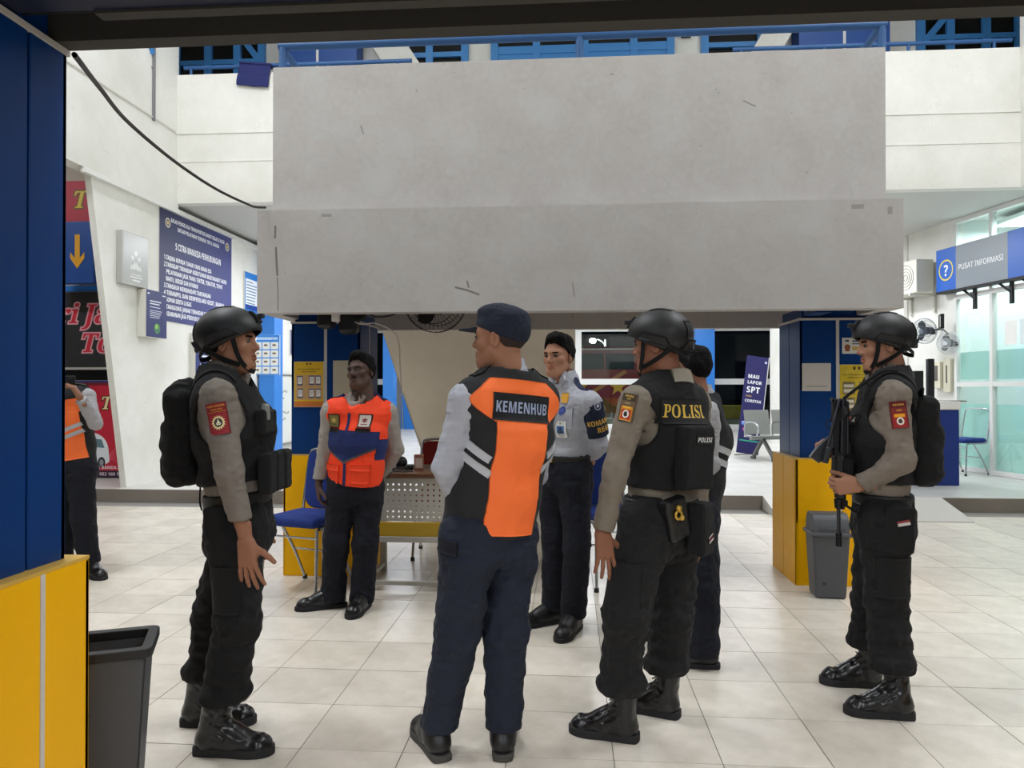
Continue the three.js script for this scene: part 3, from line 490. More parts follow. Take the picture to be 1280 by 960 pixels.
const eyeGeo = new THREE.SphereGeometry(0.0128, 16, 12).scale(1.05, 0.6, 0.8), irisGeo = new THREE.SphereGeometry(0.0058, 12, 8).scale(1, 1, 0.5), lidGeo = tube([[-0.0135, -0.001, 0.006], [-0.006, 0.0062, 0.0098], [0.006, 0.0062, 0.0098], [0.0135, -0.001, 0.006]], 0.0012, 12, 5);
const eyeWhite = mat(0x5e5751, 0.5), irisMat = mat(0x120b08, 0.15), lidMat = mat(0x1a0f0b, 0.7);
const stacheGeo = patch(headSurf, P(0, -0.0475, 0.08), V(0, 0, 1), UP, 0.046, 0.008, 0.0016, (v) => [0.2 * v, 1 - 0.2 * v], 0.004);
// helmet in the head frame
const helmetSolid = ell(P(0, 0.044, -0.01), [0.108, 0.108, 0.134]);
const helmetShell = (() => { let f = minus(helmetSolid, ell(P(0, 0.04, -0.01), [0.097, 0.1, 0.122]), 0.004); f = cut(f, P(0, 0.036, 0.1), V(0, -1, 0.42).normalize(), 0.008); return f; })();
const helmetGeo = meshField(helmetShell, 0.0048);
const helmetRail = [1, -1].map((s) => patch(helmetSolid, P(0.1 * s, 0.022, -0.012), V(s, 0.1, 0), V(0, 1, -0.3), 0.15, 0.034, 0.011, (v) => [0.06 + 0.1 * v, 1 - 0.16 * v], 0.01));
const helmetMount = merge([patch(helmetSolid, P(0, 0.1, 0.11), V(0, 0.35, 1), UP, 0.05, 0.055, 0.01, (v) => [0.12 * v, 1 - 0.12 * v], 0.008), rbox(0.03, 0.018, 0.022, 0.004).translate(0, 0.1, 0.128)]);
const helmetVelcro = [patch(helmetSolid, P(0, 0.15, -0.02), V(0, 1, -0.05), V(0, 0, 1), 0.075, 0.09, 0.0025), patch(helmetSolid, P(0, 0.06, -0.14), V(0, 0.15, -1), UP, 0.09, 0.075, 0.004)];
const helmetDial = merge([patch(helmetSolid, P(0, 0.002, -0.12), V(0, -0.1, -1), UP, 0.1, 0.04, 0.016, null, 0.01), new THREE.CylinderGeometry(0.016, 0.016, 0.016, 14).rotateX(Math.PI / 2).translate(0, -0.005, -0.14)]);
const strapGeo = (() => {
  const R = (pts) => { const p = pts.map(A3); return ribbon(p, p.map((q) => V(q.x, q.y * 0.3, (q.z - 0.01) * 0.8).normalize()), 0.018, 0.003); };
  return merge([R([[0.083, 0.02, 0.035], [0.076, -0.03, 0.04], [0.061, -0.075, 0.05], [0.03, -0.11, 0.066], [0, -0.12, 0.077], [-0.03, -0.11, 0.066], [-0.061, -0.075, 0.05], [-0.076, -0.03, 0.04], [-0.083, 0.02, 0.035]]),
    ...[1, -1].map((s) => R([[0.075 * s, -0.01, -0.085], [0.081 * s, -0.04, -0.045], [0.074 * s, -0.068, 0.0], [0.06 * s, -0.09, 0.045]])), R([[0.075, -0.02, -0.085], [0.04, -0.045, -0.118], [0, -0.052, -0.126], [-0.04, -0.045, -0.118], [-0.075, -0.02, -0.085]])]);
})();
const helmetMat = mat(0x0d0e10, 0.5), helmetDark = mat(0x0a0a0c, 0.6);
// peaked field cap in the head frame
const capCrown = (() => { let f = union(0.025, ell(P(0, 0.04, -0.014), [0.086, 0.09, 0.108]), ell(P(0, 0.1, 0.02), [0.066, 0.034, 0.07]), ell(P(0, 0.085, -0.05), [0.072, 0.034, 0.058])); f = cut(f, P(0, 0.05, 0.085), V(0, -1, 0.34).normalize(), 0.006); return f; })();
const capGeo = meshField(wrinkle(capCrown, 0.003, 22), 0.0048);
const visorGeo = (() => { const g = new THREE.CylinderGeometry(0.088, 0.088, 0.006, 32, 1, false, -Math.PI / 2, Math.PI), s = new THREE.Shape(); s.moveTo(-0.07, 0.02); s.quadraticCurveTo(-0.066, 0.1, 0, 0.108); s.quadraticCurveTo(0.066, 0.1, 0.07, 0.02); s.quadraticCurveTo(0, 0.075, -0.07, 0.02); g.dispose(); const e = new THREE.ExtrudeGeometry(s, { depth: 0.004, bevelEnabled: true, bevelSize: 0.002, bevelThickness: 0.002, curveSegments: 14 }).rotateX(Math.PI / 2), p = e.attributes.position; for (let i = 0; i < p.count; i++) p.setY(i, p.getY(i) - p.getX(i) ** 2 * 2.2); e.computeVertexNormals(); return e; })();

const mid = (a, b, t = 0.5) => a.clone().lerp(b, t);
function person(key, label, o) {
  const J = {}; for (const k in JOINTS[key]) J[k] = A3(JOINTS[key][k]);
  J.neck.y += o.neckUp ?? 0.02; for (const k of ['shL', 'shR']) J[k].y += o.shoulderUp ?? 0;
  const base = V(J.pelvis.x, 0, J.pelvis.z), g = thing('person', label, 'person', base.toArray());
  const put = (name, geo, m, parent = g) => add(parent, name, geo.translate(-base.x, -base.y, -base.z), m);
  const cf = facing(o.chest), pf = facing(o.pelvis ?? o.chest), hf = facing(o.head, o.pitch ?? 0), H = frameOf(hf), B = frameOf(cf), up = J.neck.clone().sub(J.pelvis).normalize();
  if (o.roll) { const q = new THREE.Quaternion().setFromAxisAngle(hf, o.roll * Math.PI / 180); H[0].applyQuaternion(q); H[1].applyQuaternion(q); }
  const along = (p, l, u, f) => p.clone().addScaledVector(B[0], l).addScaledVector(up, u).addScaledVector(cf, f); // left, up, forward
  const hs = o.headSize ?? 1, headM = new THREE.Matrix4().makeBasis(H[0].clone().multiplyScalar(hs), H[1].clone().multiplyScalar(hs), H[2].clone().multiplyScalar(hs)).setPosition(J.head.clone().sub(base));
  const onHead = (name, geo, m, parent) => { const e = add(parent ?? g, name, geo, m); if (!parent) e.applyMatrix4(headM); return e; };
  const S = o.build ?? 1, waist = mid(J.pelvis, J.chest, 0.45), sm = mid(J.shL, J.shR), shl = (t) => mid(sm, J.shL, t), shr = (t) => mid(sm, J.shR, t);
  const torso = (s, w = 1) => union(0.06, ecap(J.pelvis.clone().addScaledVector(up, -0.03), waist, pf, [0.152 * S + s, 0.11 * S + s], [0.147 * S + s, 0.105 * S + s], 0.06), ecap(waist, along(J.chest, 0, 0.07, 0), cf, [0.147 * S + s, 0.105 * S + s], [0.168 * S + s, 0.12 * S + s], 0.06),
    ecap(J.chest, along(sm, 0, -0.02, 0.005), cf, [0.168 * S + s, 0.12 * S + s], [0.15 * S + s, 0.09 * S + s], 0.06), cone(shl(w), shr(w), 0.056 + s, 0.056 + s), cone(along(J.neck, 0, -0.02, -0.005), along(sm, 0, 0.01, 0), 0.062 + s, 0.075 + s), cone(along(J.neck, 0, -0.035, -0.01), shl(0.62), 0.05 + s, 0.055 + s), cone(along(J.neck, 0, -0.035, -0.01), shr(0.62), 0.05 + s, 0.055 + s));
  const aim = (a, b) => b.clone().sub(a).normalize();
  const arm = (sh, el, wr, r, ext) => { const e = wr.clone().addScaledVector(aim(el, wr), ext); return cut(union(0.02, cone(sh, el, r[0], r[1]), cone(el, e, r[1] * 0.98, r[2])), e, aim(el, wr), 0.004); };
  const leg = (h, k, a, r) => union(0.03, cone(h, k, r[0], r[1]), cone(k, a, r[1] * 0.97, r[2]));
  const hips = (s) => ecap(J.pelvis.clone().addScaledVector(up, 0.09), J.pelvis.clone().addScaledVector(up, -0.07), pf, [0.15 * S + s, 0.112 * S + s], [0.162 * S + s, 0.122 * S + s], 0.05);
  // body: one mesh, the head and hands on finer grids
  const skin = new THREE.Color(o.skin), parts = [];
  {
    const bare = union(0.03, torso(-0.022), arm(J.shL, J.elL, J.wrL, [0.045, 0.037, 0.025], 0), arm(J.shR, J.elR, J.wrR, [0.045, 0.037, 0.025], 0), leg(J.hipL, J.knL, mid(J.knL, J.anL, 0.5), [0.075, 0.052, 0.044]), leg(J.hipR, J.knR, mid(J.knR, J.anR, 0.5), [0.075, 0.052, 0.044]));
    parts.push(tint(meshField(bare, 0.018), skin));
    const hd = headMesh(o); hd.applyMatrix4(headM).translate(base.x, base.y, base.z); parts.push(hd);
    for (const h of o.hands ?? []) parts.push(tint(meshField(handField(J[h.wrist], h.F, h.T, h.N, h.pose), 0.0034), skin));
    const all = mergeGeometries(parts.map((p) => { p.deleteAttribute('uv'); return p; }));
    put('body', all, mat(0xffffff, 0.68, { vertexColors: true }));
  }
  const cell = o.cell ?? 0.009;
  // shirt
  const shirtBase = union(0.045, torso(0), arm(J.shL, J.elL, J.wrL, [0.06, 0.05, 0.043], o.cuffL ?? -0.012), arm(J.shR, J.elR, J.wrR, [0.06, 0.05, 0.043], o.cuffR ?? -0.012));
  const neckWide = cone(along(J.neck, 0, -0.035, 0.01), along(J.neck, 0, 0.12, 0.01), 0.096, 0.15);
  const neckCut = cone(along(J.neck, 0, -0.02, 0.01), along(J.neck, 0, 0.12, 0.02), 0.058, 0.075);
  const vcut = union(0.02, neckCut, cone(along(J.neck, 0, 0.0, 0.05), along(J.neck, 0, -0.07, 0.14), 0.03, 0.012));
  let shirt = minus(wrinkle(shirtBase, 0.0085, 14, 1.4, base.x * 7), vcut, 0.008);
  shirt = cut(shirt, along(J.pelvis, 0, o.shirtHem ?? 0.03, 0), up.clone().negate(), 0.004);
  put('shirt', meshField(shirt, cell), o.shirt);
  const collarSolid = ecap(along(J.neck, 0, -0.035, 0.0), along(J.neck, 0, 0.03, 0.006), cf, [0.076, 0.079], [0.066, 0.069], 0.012);
  let collar = minus(collarSolid, cone(along(J.neck, 0, -0.1, 0), along(J.neck, 0, 0.1, 0.012), 0.064, 0.06), 0.003);
  collar = minus(collar, cone(along(J.neck, 0, -0.06, 0.075), along(J.neck, 0, 0.06, 0.085), 0.018, 0.045), 0.004);
  collar = union(0.006, collar, ...[1, -1].map((s) => rounded(along(J.neck, s * 0.042, -0.03, 0.062), [0.03, 0.006, 0.028], 0.005, frameOf(B[0].clone().multiplyScalar(s).addScaledVector(cf, 0.5).addScaledVector(up, -0.75).normalize(), cf))));
  put('collar', meshField(collar, 0.006), o.shirt);
  // trousers
  const legL = leg(J.hipL, J.knL, V(J.anL.x, Math.max(J.anL.y - 0.03, 0.06), J.anL.z), o.legs), legR = leg(J.hipR, J.knR, V(J.anR.x, Math.max(J.anR.y - 0.03, 0.06), J.anR.z), o.legs), hp = hips(0.004);
  let tr = keep(union(0, hp, legL, legR), (x, y, z) => { const h = hp(x, y, z); return smin(smin(h, legL(x, y, z), 0.07), smin(h, legR(x, y, z), 0.07), 0.012); });
  const tr0 = tr;
  if (o.blouse) tr = keep(tr, ((b) => (x, y, z) => { const d = b(x, y, z); return d > 0.06 ? d : d - 0.014 * Math.exp(-(((y - o.blouse - 0.035) / 0.03) ** 2)) + 0.003 * Math.sin(y * 95 + noise(x * 12, y * 4, z * 12) * 4) * (y < 0.62 ? 1 : 0.3); })(tr));
  tr = wrinkle(tr, o.folds ?? 0.01, 12, 1.4, base.z * 5); tr = cut(tr, V(0, o.hem, 0), V(0, -1, 0), 0.012); tr = cut(tr, J.pelvis.clone().addScaledVector(up, 0.12), up, 0.004);
  put('trousers', meshField(tr, cell), o.trousers);
  // belt
  const ring = cut(cut(grow(union(0.02, hips(0.004), torso(0.002)), 0.006), J.pelvis.clone().addScaledVector(up, o.belt ?? 0.105), up, 0.003), J.pelvis.clone().addScaledVector(up, (o.belt ?? 0.105) - (o.beltW ?? 0.04)), up.clone().negate(), 0.003);
  put('belt', meshField(ring, 0.008), o.beltMat ?? plasticBlack);
  for (const s of ['L', 'R']) footwear(g, o.foot, J['an' + s].clone().sub(base), J['kn' + s].clone().sub(base), facing(o['toe' + s]), o.soleMat, o.footLength);
  // face
  for (const s of [-1, 1]) { const e = onHead('eye', eyeGeo, eyeWhite); e.matrix.multiply(new THREE.Matrix4().makeTranslation(0.031 * s, 0.001, 0.0725)); e.matrix.decompose(e.position, e.quaternion, e.scale); add(e, 'iris', irisGeo, irisMat, [(o.gaze ?? 0) * 0.004, 0, 0.0086]); add(e, 'eyelid', lidGeo, lidMat); }
  for (const b of browGeo) onHead('eyebrow', b, hairMat);
  if (o.moustache) onHead('moustache', stacheGeo, hairMat);
  if (o.hat === 'helmet') { onHead('hair', shortHairGeo, hairMat); const h = onHead('helmet', helmetGeo, helmetMat); for (const r of helmetRail) onHead('side_rail', r, helmetDark, h); onHead('front_mount', helmetMount, helmetDark, h); for (const v of helmetVelcro) onHead('velcro_panel', v, helmetDark, h); onHead('rear_dial', helmetDial, helmetDark, h); onHead('chin_strap', strapGeo, fabricBlack, h); } else if (o.hat === 'cap') { onHead('hair', shortHairGeo, mat(0x2b1d16, 0.85)); const h = onHead('cap', capGeo, o.capMat); const v = onHead('visor', visorGeo, o.capMat, h); v.position.set(0, 0.05, 0.056); v.rotation.x = 0.16; } else onHead('hair', fullHairGeo, hairMat);
  return { g, J, B, H, up, cf, pf, base, put, along, torso, arm, hips, shirt: shirtBase, trousers: tr0, sm, shl, shr, aim, mid, neckCut, neckWide, headM };
}
// prints
const letters = (t, w, h, bg, fg, font, extra) => canvasTex(w, h, (x) => { if (bg) { x.fillStyle = bg; x.fillRect(0, 0, w, h); } x.fillStyle = fg; x.font = font; x.textAlign = 'center'; x.textBaseline = 'middle'; if (extra) extra(x, w, h); t.split('\n').forEach((l, i, a) => x.fillText(l, w / 2, h * (i + 0.5) / a.length, w * 0.94)); });
const printed = (t, r = 0.85) => mat(0xffffff, r, { map: t });
function star(x, cx, cy, n, r1, r2, color) { x.fillStyle = color; x.beginPath(); for (let i = 0; i < n * 2; i++) { const r = i % 2 ? r2 : r1, a = i * Math.PI / n - Math.PI / 2; x.lineTo(cx + r * Math.cos(a), cy + r * Math.sin(a)); } x.closePath(); x.fill(); }
const badgeTex = { // sleeve patches: a name arc above a shield with a round emblem
  brimob: canvasTex(128, 192, (x) => { x.fillStyle = '#7d1f24'; x.fillRect(0, 0, 128, 192); x.fillStyle = '#d9a520'; x.font = 'bold 15px sans-serif'; x.textAlign = 'center'; x.fillText('KORPS BRIMOB', 64, 24, 118); x.font = 'bold 12px sans-serif'; x.fillText('POLDA ACEH', 64, 44, 90); x.fillStyle = '#c08a1c'; x.fillRect(8, 52, 112, 3); x.fillStyle = '#8e2328'; x.fillRect(8, 58, 112, 130); star(x, 64, 120, 16, 46, 34, '#e8d9a0'); x.fillStyle = '#3a3a30'; x.beginPath(); x.arc(64, 120, 27, 0, 7); x.fill(); star(x, 64, 118, 3, 22, 8, '#e8e2c8'); x.fillStyle = '#e8e2c8'; x.fillRect(52, 128, 24, 7); }),
  polda: canvasTex(128, 192, (x) => { x.fillStyle = '#5a4a38'; x.fillRect(0, 0, 128, 192); x.fillStyle = '#3d3227'; x.fillRect(6, 6, 116, 44); x.fillStyle = '#e4bb45'; x.font = 'bold 22px sans-serif'; x.textAlign = 'center'; x.fillText('POLDA', 64, 26, 100); x.font = 'bold 14px sans-serif'; x.fillText('ACEH', 64, 44, 90); x.fillStyle = '#6b5a45'; x.fillRect(6, 56, 116, 26); x.fillStyle = '#c9b27a'; x.font = 'bold 14px sans-serif'; x.fillText('RESOR', 64, 74, 90); x.fillStyle = '#d48a1c'; x.fillRect(14, 88, 100, 98); x.fillStyle = '#b03022'; x.fillRect(22, 112, 84, 66); x.fillStyle = '#e9e4d8'; x.beginPath(); x.arc(64, 142, 28, 0, 7); x.fill(); x.fillStyle = '#2b2b2b'; x.beginPath(); x.arc(64, 142, 17, 0.4, 5.2); x.fill(); x.fillStyle = '#f0c24a'; x.fillRect(30, 92, 68, 10); }),
  poldaRed: canvasTex(128, 192, (x) => { x.fillStyle = '#6a1d1c'; x.fillRect(0, 0, 128, 192); x.fillStyle = '#5a1414'; x.fillRect(6, 6, 116, 38); x.fillStyle = '#e2b24c'; x.font = 'bold 20px sans-serif'; x.textAlign = 'center'; x.fillText('GEGANA', 64, 32, 104); x.fillStyle = '#7d2a20'; x.fillRect(10, 50, 108, 30); x.fillStyle = '#e2b24c'; x.font = 'bold 16px sans-serif'; x.fillText('ACEH', 64, 71, 90); x.fillStyle = '#96201f'; x.fillRect(12, 86, 104, 100); x.fillStyle = '#e8a01e'; x.fillRect(24, 90, 80, 24); x.fillStyle = '#ded8cc'; x.beginPath(); x.arc(64, 142, 28, 0, 7); x.fill(); x.fillStyle = '#3b2b2b'; x.beginPath(); x.arc(64, 142, 16, 0.4, 5.2); x.fill(); }),
};
const taupe = mat(0x787067, 0.9), greyShirt = mat(0xa9abb4, 0.85), greyShirt2 = mat(0xa5a4a6, 0.85), blackCloth = mat(0x0d0d0e, 0.95), navyCloth = mat(0x131a2b, 0.9), darkNavy = mat(0x080c1a, 0.92), vestBlack = mat(0x0b0b0c, 0.92), vestGrey = mat(0x1f2022, 0.9), hiVis = mat(0xff7430, 0.7), reflective = mat(0xb7bac0, 0.35), brass = mat(0xc8a24a, 0.35, { metalness: 0.8 });
const RAD = Math.PI / 180;

// plate carrier with pouches; pieces are parts of the person
function plateCarrier(p, o = {}) {
  const { J, B, up, cf, along, torso } = p;
  let f = grow(torso(0.012, 0.72), 0.012);
  for (const s of [1, -1]) { const sh = s > 0 ? J.shL : J.shR, c = sh.clone().addScaledVector(up, -0.085); f = minus(f, cone(c.clone().addScaledVector(B[0], s * 0.2), c.clone().addScaledVector(B[0], -s * 0.0), 0.105, 0.095), 0.012); }
  f = minus(f, cone(along(J.neck, 0, -0.04, 0.02), along(J.neck, 0, 0.15, 0.02), 0.088, 0.14), 0.01);
  f = cut(f, along(J.pelvis, 0, o.hem ?? 0.17, 0), up.clone().negate(), 0.01);
  p.vestField = f;
  const v = p.put('plate_carrier', meshField(wrinkle(f, 0.004, 18), 0.009), vestBlack);
  return v;
}
const pouch = (p, name, c, hs, out, upv, m = fabricBlack, r = 0.014) => p.put(name, meshField(wrinkle(rounded(c, hs, r, frameOf(out.clone().normalize(), upv)), 0.0025, 24), 0.007), m);
const sleevePatch = (p, side, t, out, w, h, tex, name) => { const sh = p.J['sh' + side], el = p.J['el' + side], c = p.mid(sh, el, t), u = p.aim(el, sh); return p.put(name, patch(p.shirt, c, out, u, w, h, 0.004, null, 0.008), printed(tex)); };

// ---- 1: officer in profile at the left, helmet, backpack ----
{
  const east = facing(-88), p = person('copLeft', 'helmeted officer standing in profile facing right, black backpack on his back, arm hanging straight down', {
    chest: -88, head: -86, pitch: 6, neckUp: 0.035, shoulderUp: 0.03, skin: 0x94654b, hat: 'helmet', shirt: taupe, trousers: blackCloth, footLength: 0.95, foot: 'boot', toeL: -84, toeR: -88, legs: [0.104, 0.086, 0.082], hem: 0.2, blouse: 0.2, belt: 0.12, beltW: 0.055,
    hands: [{ wrist: 'wrR', F: V(0.12, -1, 0.05), T: V(1, 0.1, 0.15), N: V(0.1, 0.05, -1), pose: SPLAY }, { wrist: 'wrL', F: V(0.2, -1, 0), T: V(1, 0, 0), N: V(0, 0, 1), pose: RELAX }],
  });
  plateCarrier(p, { hem: 0.16 });
  sleevePatch(p, 'R', 0.3, V(0.25, 0.1, 1), 0.072, 0.12, badgeTex.brimob, 'sleeve_badge');
  for (const [l, u] of [[-0.09, 0.0], [0.0, 0.0], [0.09, 0.0]]) pouch(p, 'magazine_pouch', p.along(p.J.chest, l, -0.14 + u, 0.15), [0.042, 0.08, 0.026], p.cf, p.up);
  pouch(p, 'chest_pouch', p.along(p.J.chest, -0.05, 0.06, 0.15), [0.07, 0.05, 0.022], p.cf, p.up);
  pouch(p, 'radio_clip', p.along(p.J.chest, -0.085, 0.1, 0.165), [0.018, 0.032, 0.014], p.cf, p.up, steel, 0.005);
  pouch(p, 'belt_pouch', p.along(p.J.pelvis, -0.165, 0.02, -0.02), [0.045, 0.06, 0.025], p.B[0].clone().negate(), p.up);
  const south = V(0.1, 0, 1); p.put('cargo_pocket', patch(p.trousers, p.mid(p.J.hipR, p.J.knR, 0.62).add(V(-0.03, 0, 0)), south, UP, 0.15, 0.17, 0.007), blackCloth);
  // backpack: a thing of its own
  const c = p.along(p.J.chest, 0, 0.02, -0.205), b = thing('backpack', 'black soft backpack worn by the helmeted officer facing right', 'backpack', [c.x, c.y - 0.23, c.z], 0);
  const F = frameOf(p.cf, p.up), at = (l, u, f) => V(0, 0.23, 0).addScaledVector(F[0], l).addScaledVector(p.up, u).addScaledVector(p.cf, f);
  let f = union(0.04, rounded(at(0, -0.02, 0.03), [0.15, 0.19, 0.055], 0.045, F), rounded(at(0, -0.07, -0.015), [0.12, 0.12, 0.045], 0.035, F), ell(at(0, 0.15, 0.03), [0.12, 0.06, 0.05], F));
  add(b, 'bag', meshField(wrinkle(f, 0.012, 12), 0.009), fabricBlack);
  const strapAt = (t) => t.translate(-b.position.x, -b.position.y, -b.position.z);
  for (const s of [1, -1]) add(b, 'shoulder_strap', strapAt(patch(p.vestField, p.along(p.sm, s * 0.115, 0.03, 0.0), p.up, p.cf, 0.055, 0.22, 0.012)), fabricBlack);
  add(b, 'hanging_strap', tube([at(0.1, -0.2, 0.0), at(0.11, -0.3, -0.02), at(0.1, -0.34, -0.01)], 0.004, 12, 6), fabricBlack);
}
// ---- 2: officer seen from behind, dark vest with an orange panel ----
{
  const p = person('orangeBack', 'officer seen from behind in navy peaked cap and vest with orange panel lettered KEMENHUB', {
    chest: 33, head: 74, pitch: 3, neckUp: 0.03, skin: 0x98694f, hat: 'cap', capMat: mat(0x121a2c, 0.9), shirt: greyShirt, trousers: mat(0x151d2e, 0.9), foot: 'ankle_boot', toeL: 28, toeR: 4, legs: [0.108, 0.086, 0.072], hem: 0.095, folds: 0.012, belt: 0.11, soleMat: rubberGrey,
    hands: [{ wrist: 'wrL', F: V(-0.2, -0.5, -0.8), T: V(-0.4, 0.8, 0), N: V(1, 0, 0), pose: RELAX }, { wrist: 'wrR', F: V(-0.9, -0.2, -0.3), T: V(0, 1, 0), N: V(0, 0, 1), pose: RELAX }], cuffL: 0.0,
  });
  const { J, B, up, cf, along } = p;
  let f = grow(p.torso(0.012, 0.86), 0.01); f = union(0.05, f, ecap(along(J.pelvis, 0, -0.02, 0), along(J.pelvis, 0, 0.2, 0), cf, [0.172, 0.128], [0.172, 0.13], 0.05));
  f = minus(f, p.neckWide, 0.01); f = cut(f, along(J.pelvis, 0, -0.012, 0), up.clone().negate(), 0.012);
  f = wrinkle(f, 0.005, 10, 1.2); p.put('vest', meshField(f, 0.008), vestGrey);
  const nb = cf.clone().negate(), cb = along(J.chest, 0, -0.03, -0.05);
  const prof = (v) => { const L = v < 0.72 ? 0.235 + 0.012 * v : v < 0.86 ? 0.245 - 0.245 * Math.sin((v - 0.72) / 0.14 * Math.PI / 2) : 0.2 * ((v - 0.86) / 0.14) ** 1.2; return [L, 1 - L]; };
  p.put('orange_back_panel', patch(f, cb, nb, up, 0.41, 0.575, 0.004, prof, 0.009), hiVis);
  p.put('name_panel', patch(f, along(J.chest, 0, 0.155, -0.05), nb, up, 0.245, 0.1, 0.008, null, 0.01), printed(letters('KEMENHUB', 512, 208, '#0c0d10', '#8f9fc4', 'bold 118px sans-serif', (x, w, h) => { x.strokeStyle = '#1c1d22'; x.lineWidth = 10; x.strokeRect(6, 6, w - 12, h - 12); x.fillStyle = '#9aa6c2'; })));
  for (const s of [1, -1]) for (const k of [0, 1]) { const t = B[0].clone().multiplyScalar(s).addScaledVector(up, 0.72).normalize(), u = up.clone().addScaledVector(B[0], -s * 0.72).normalize(); p.put('reflective_strip', patch(f, along(J.chest, s * (0.155 - 0.005 * k), 0.012 - 0.055 * k, -0.06), nb.clone().addScaledVector(B[0], s * 0.75), u, 0.155, 0.03, 0.004, null, 0.01), reflective); void t; }
  for (const s of [1, -1]) p.put('epaulette', patch(f, along(s > 0 ? p.shl(0.66) : p.shr(0.66), 0, 0.02, 0), up, cf, 0.1, 0.05, 0.006), vestBlack);
  p.put('pocket_flap', patch(p.trousers, J.hipL.clone().add(V(0, -0.02, 0)), V(-0.7, 0, 0.7), up, 0.1, 0.05, 0.008), darkNavy);
}
// ---- 3: officer seen from behind in a plate carrier ----
{
  const p = person('copMid', 'helmeted officer seen from behind with a black plate carrier lettered POLISI, left hand hanging open', {
    chest: 37, head: 68, pitch: 0, skin: 0x8a5a42, hat: 'helmet', shirt: mat(0x7b7265, 0.9), trousers: mat(0x161617, 0.95), footLength: 0.88, foot: 'boot', toeL: 74, toeR: 66, legs: [0.112, 0.09, 0.084], hem: 0.19, blouse: 0.19, folds: 0.015, belt: 0.1, beltW: 0.05, shirtHem: -0.02,
    hands: [{ wrist: 'wrL', F: V(0.12, -1, 0.12), T: V(-0.3, -0.1, 0.9).negate().add(V(1.1, 0, 0.2)), N: V(0.4, 0, -1), pose: SPLAY }, { wrist: 'wrR', F: V(0, -1, 0), T: V(-0.7, 0, -0.7), N: V(-1, 0, 0), pose: RELAX }],
  });
  const { J, B, up, cf, along } = p, nb = cf.clone().negate();
  plateCarrier(p, { hem: 0.15 });
  const f = p.vestField;
  p.put('name_panel', patch(f, along(J.chest, 0.04, 0.155, -0.06), nb, up, 0.25, 0.1, 0.006, null, 0.01), printed(letters('POLISI', 512, 208, '#0d0d0e', '#d7b348', 'bold 150px serif')));
  const pc = along(J.chest, 0.03, -0.025, -0.165);
  pouch(p, 'back_pouch', pc, [0.08, 0.125, 0.035], nb, up);
  p.put('pouch_tag', patch(rounded(pc, [0.08, 0.125, 0.035], 0.014, frameOf(nb, up)), along(pc, -0.015, 0.07, -0.02), nb, up, 0.085, 0.035, 0.003), printed(letters('POLISI', 256, 104, '#141415', '#d8d8d4', 'italic bold 76px sans-serif')));
  sleevePatch(p, 'L', 0.13, V(-0.45, 0.35, 1), 0.062, 0.11, badgeTex.polda, 'sleeve_badge');
  pouch(p, 'holster', along(J.pelvis, 0.06, 0.04, -0.15), [0.055, 0.085, 0.028], nb, up.clone().addScaledVector(B[0], 0.25), plasticBlack);
  p.put('holster_emblem', merge([new THREE.TorusGeometry(0.016, 0.006, 8, 16), new THREE.SphereGeometry(0.013, 12, 8).translate(0, 0.026, 0), new THREE.SphereGeometry(0.012, 12, 8).translate(0.018, -0.012, 0)]).applyMatrix4(new THREE.Matrix4().makeBasis(...frameOf(nb, up)).setPosition(along(J.pelvis, 0.075, 0.06, -0.183))), brass);
  const dc = along(J.pelvis, -0.07, -0.01, -0.165); pouch(p, 'dump_pouch', dc, [0.062, 0.105, 0.04], nb.clone().addScaledVector(B[0], -0.4), up);
  p.put('flag_patch', patch(rounded(dc, [0.062, 0.105, 0.04], 0.014, frameOf(nb.clone().addScaledVector(B[0], -0.4).normalize(), up)), along(dc, -0.015, -0.035, -0.03), nb.clone().addScaledVector(B[0], -0.4), up.clone().addScaledVector(B[0], 0.35), 0.05, 0.032, 0.003), printed(canvasTex(64, 48, (x) => { x.fillStyle = '#141415'; x.fillRect(0, 0, 64, 48); x.fillStyle = '#d8d4cc'; x.fillRect(2, 4, 60, 8); x.fillRect(2, 34, 60, 10); x.fillStyle = '#5d1f24'; x.fillRect(2, 14, 60, 18); })));
  p.put('collar_flap', patch(f, along(J.neck, 0, -0.035, -0.05), nb.clone().addScaledVector(up, 0.55), up, 0.11, 0.055, 0.007), mat(0x8b8375, 0.9));
  p.put('cargo_pocket', patch(p.trousers, p.mid(J.hipL, J.knL, 0.6), V(-0.6, 0, 0.9), UP, 0.15, 0.17, 0.007), mat(0x161617, 0.95));
}
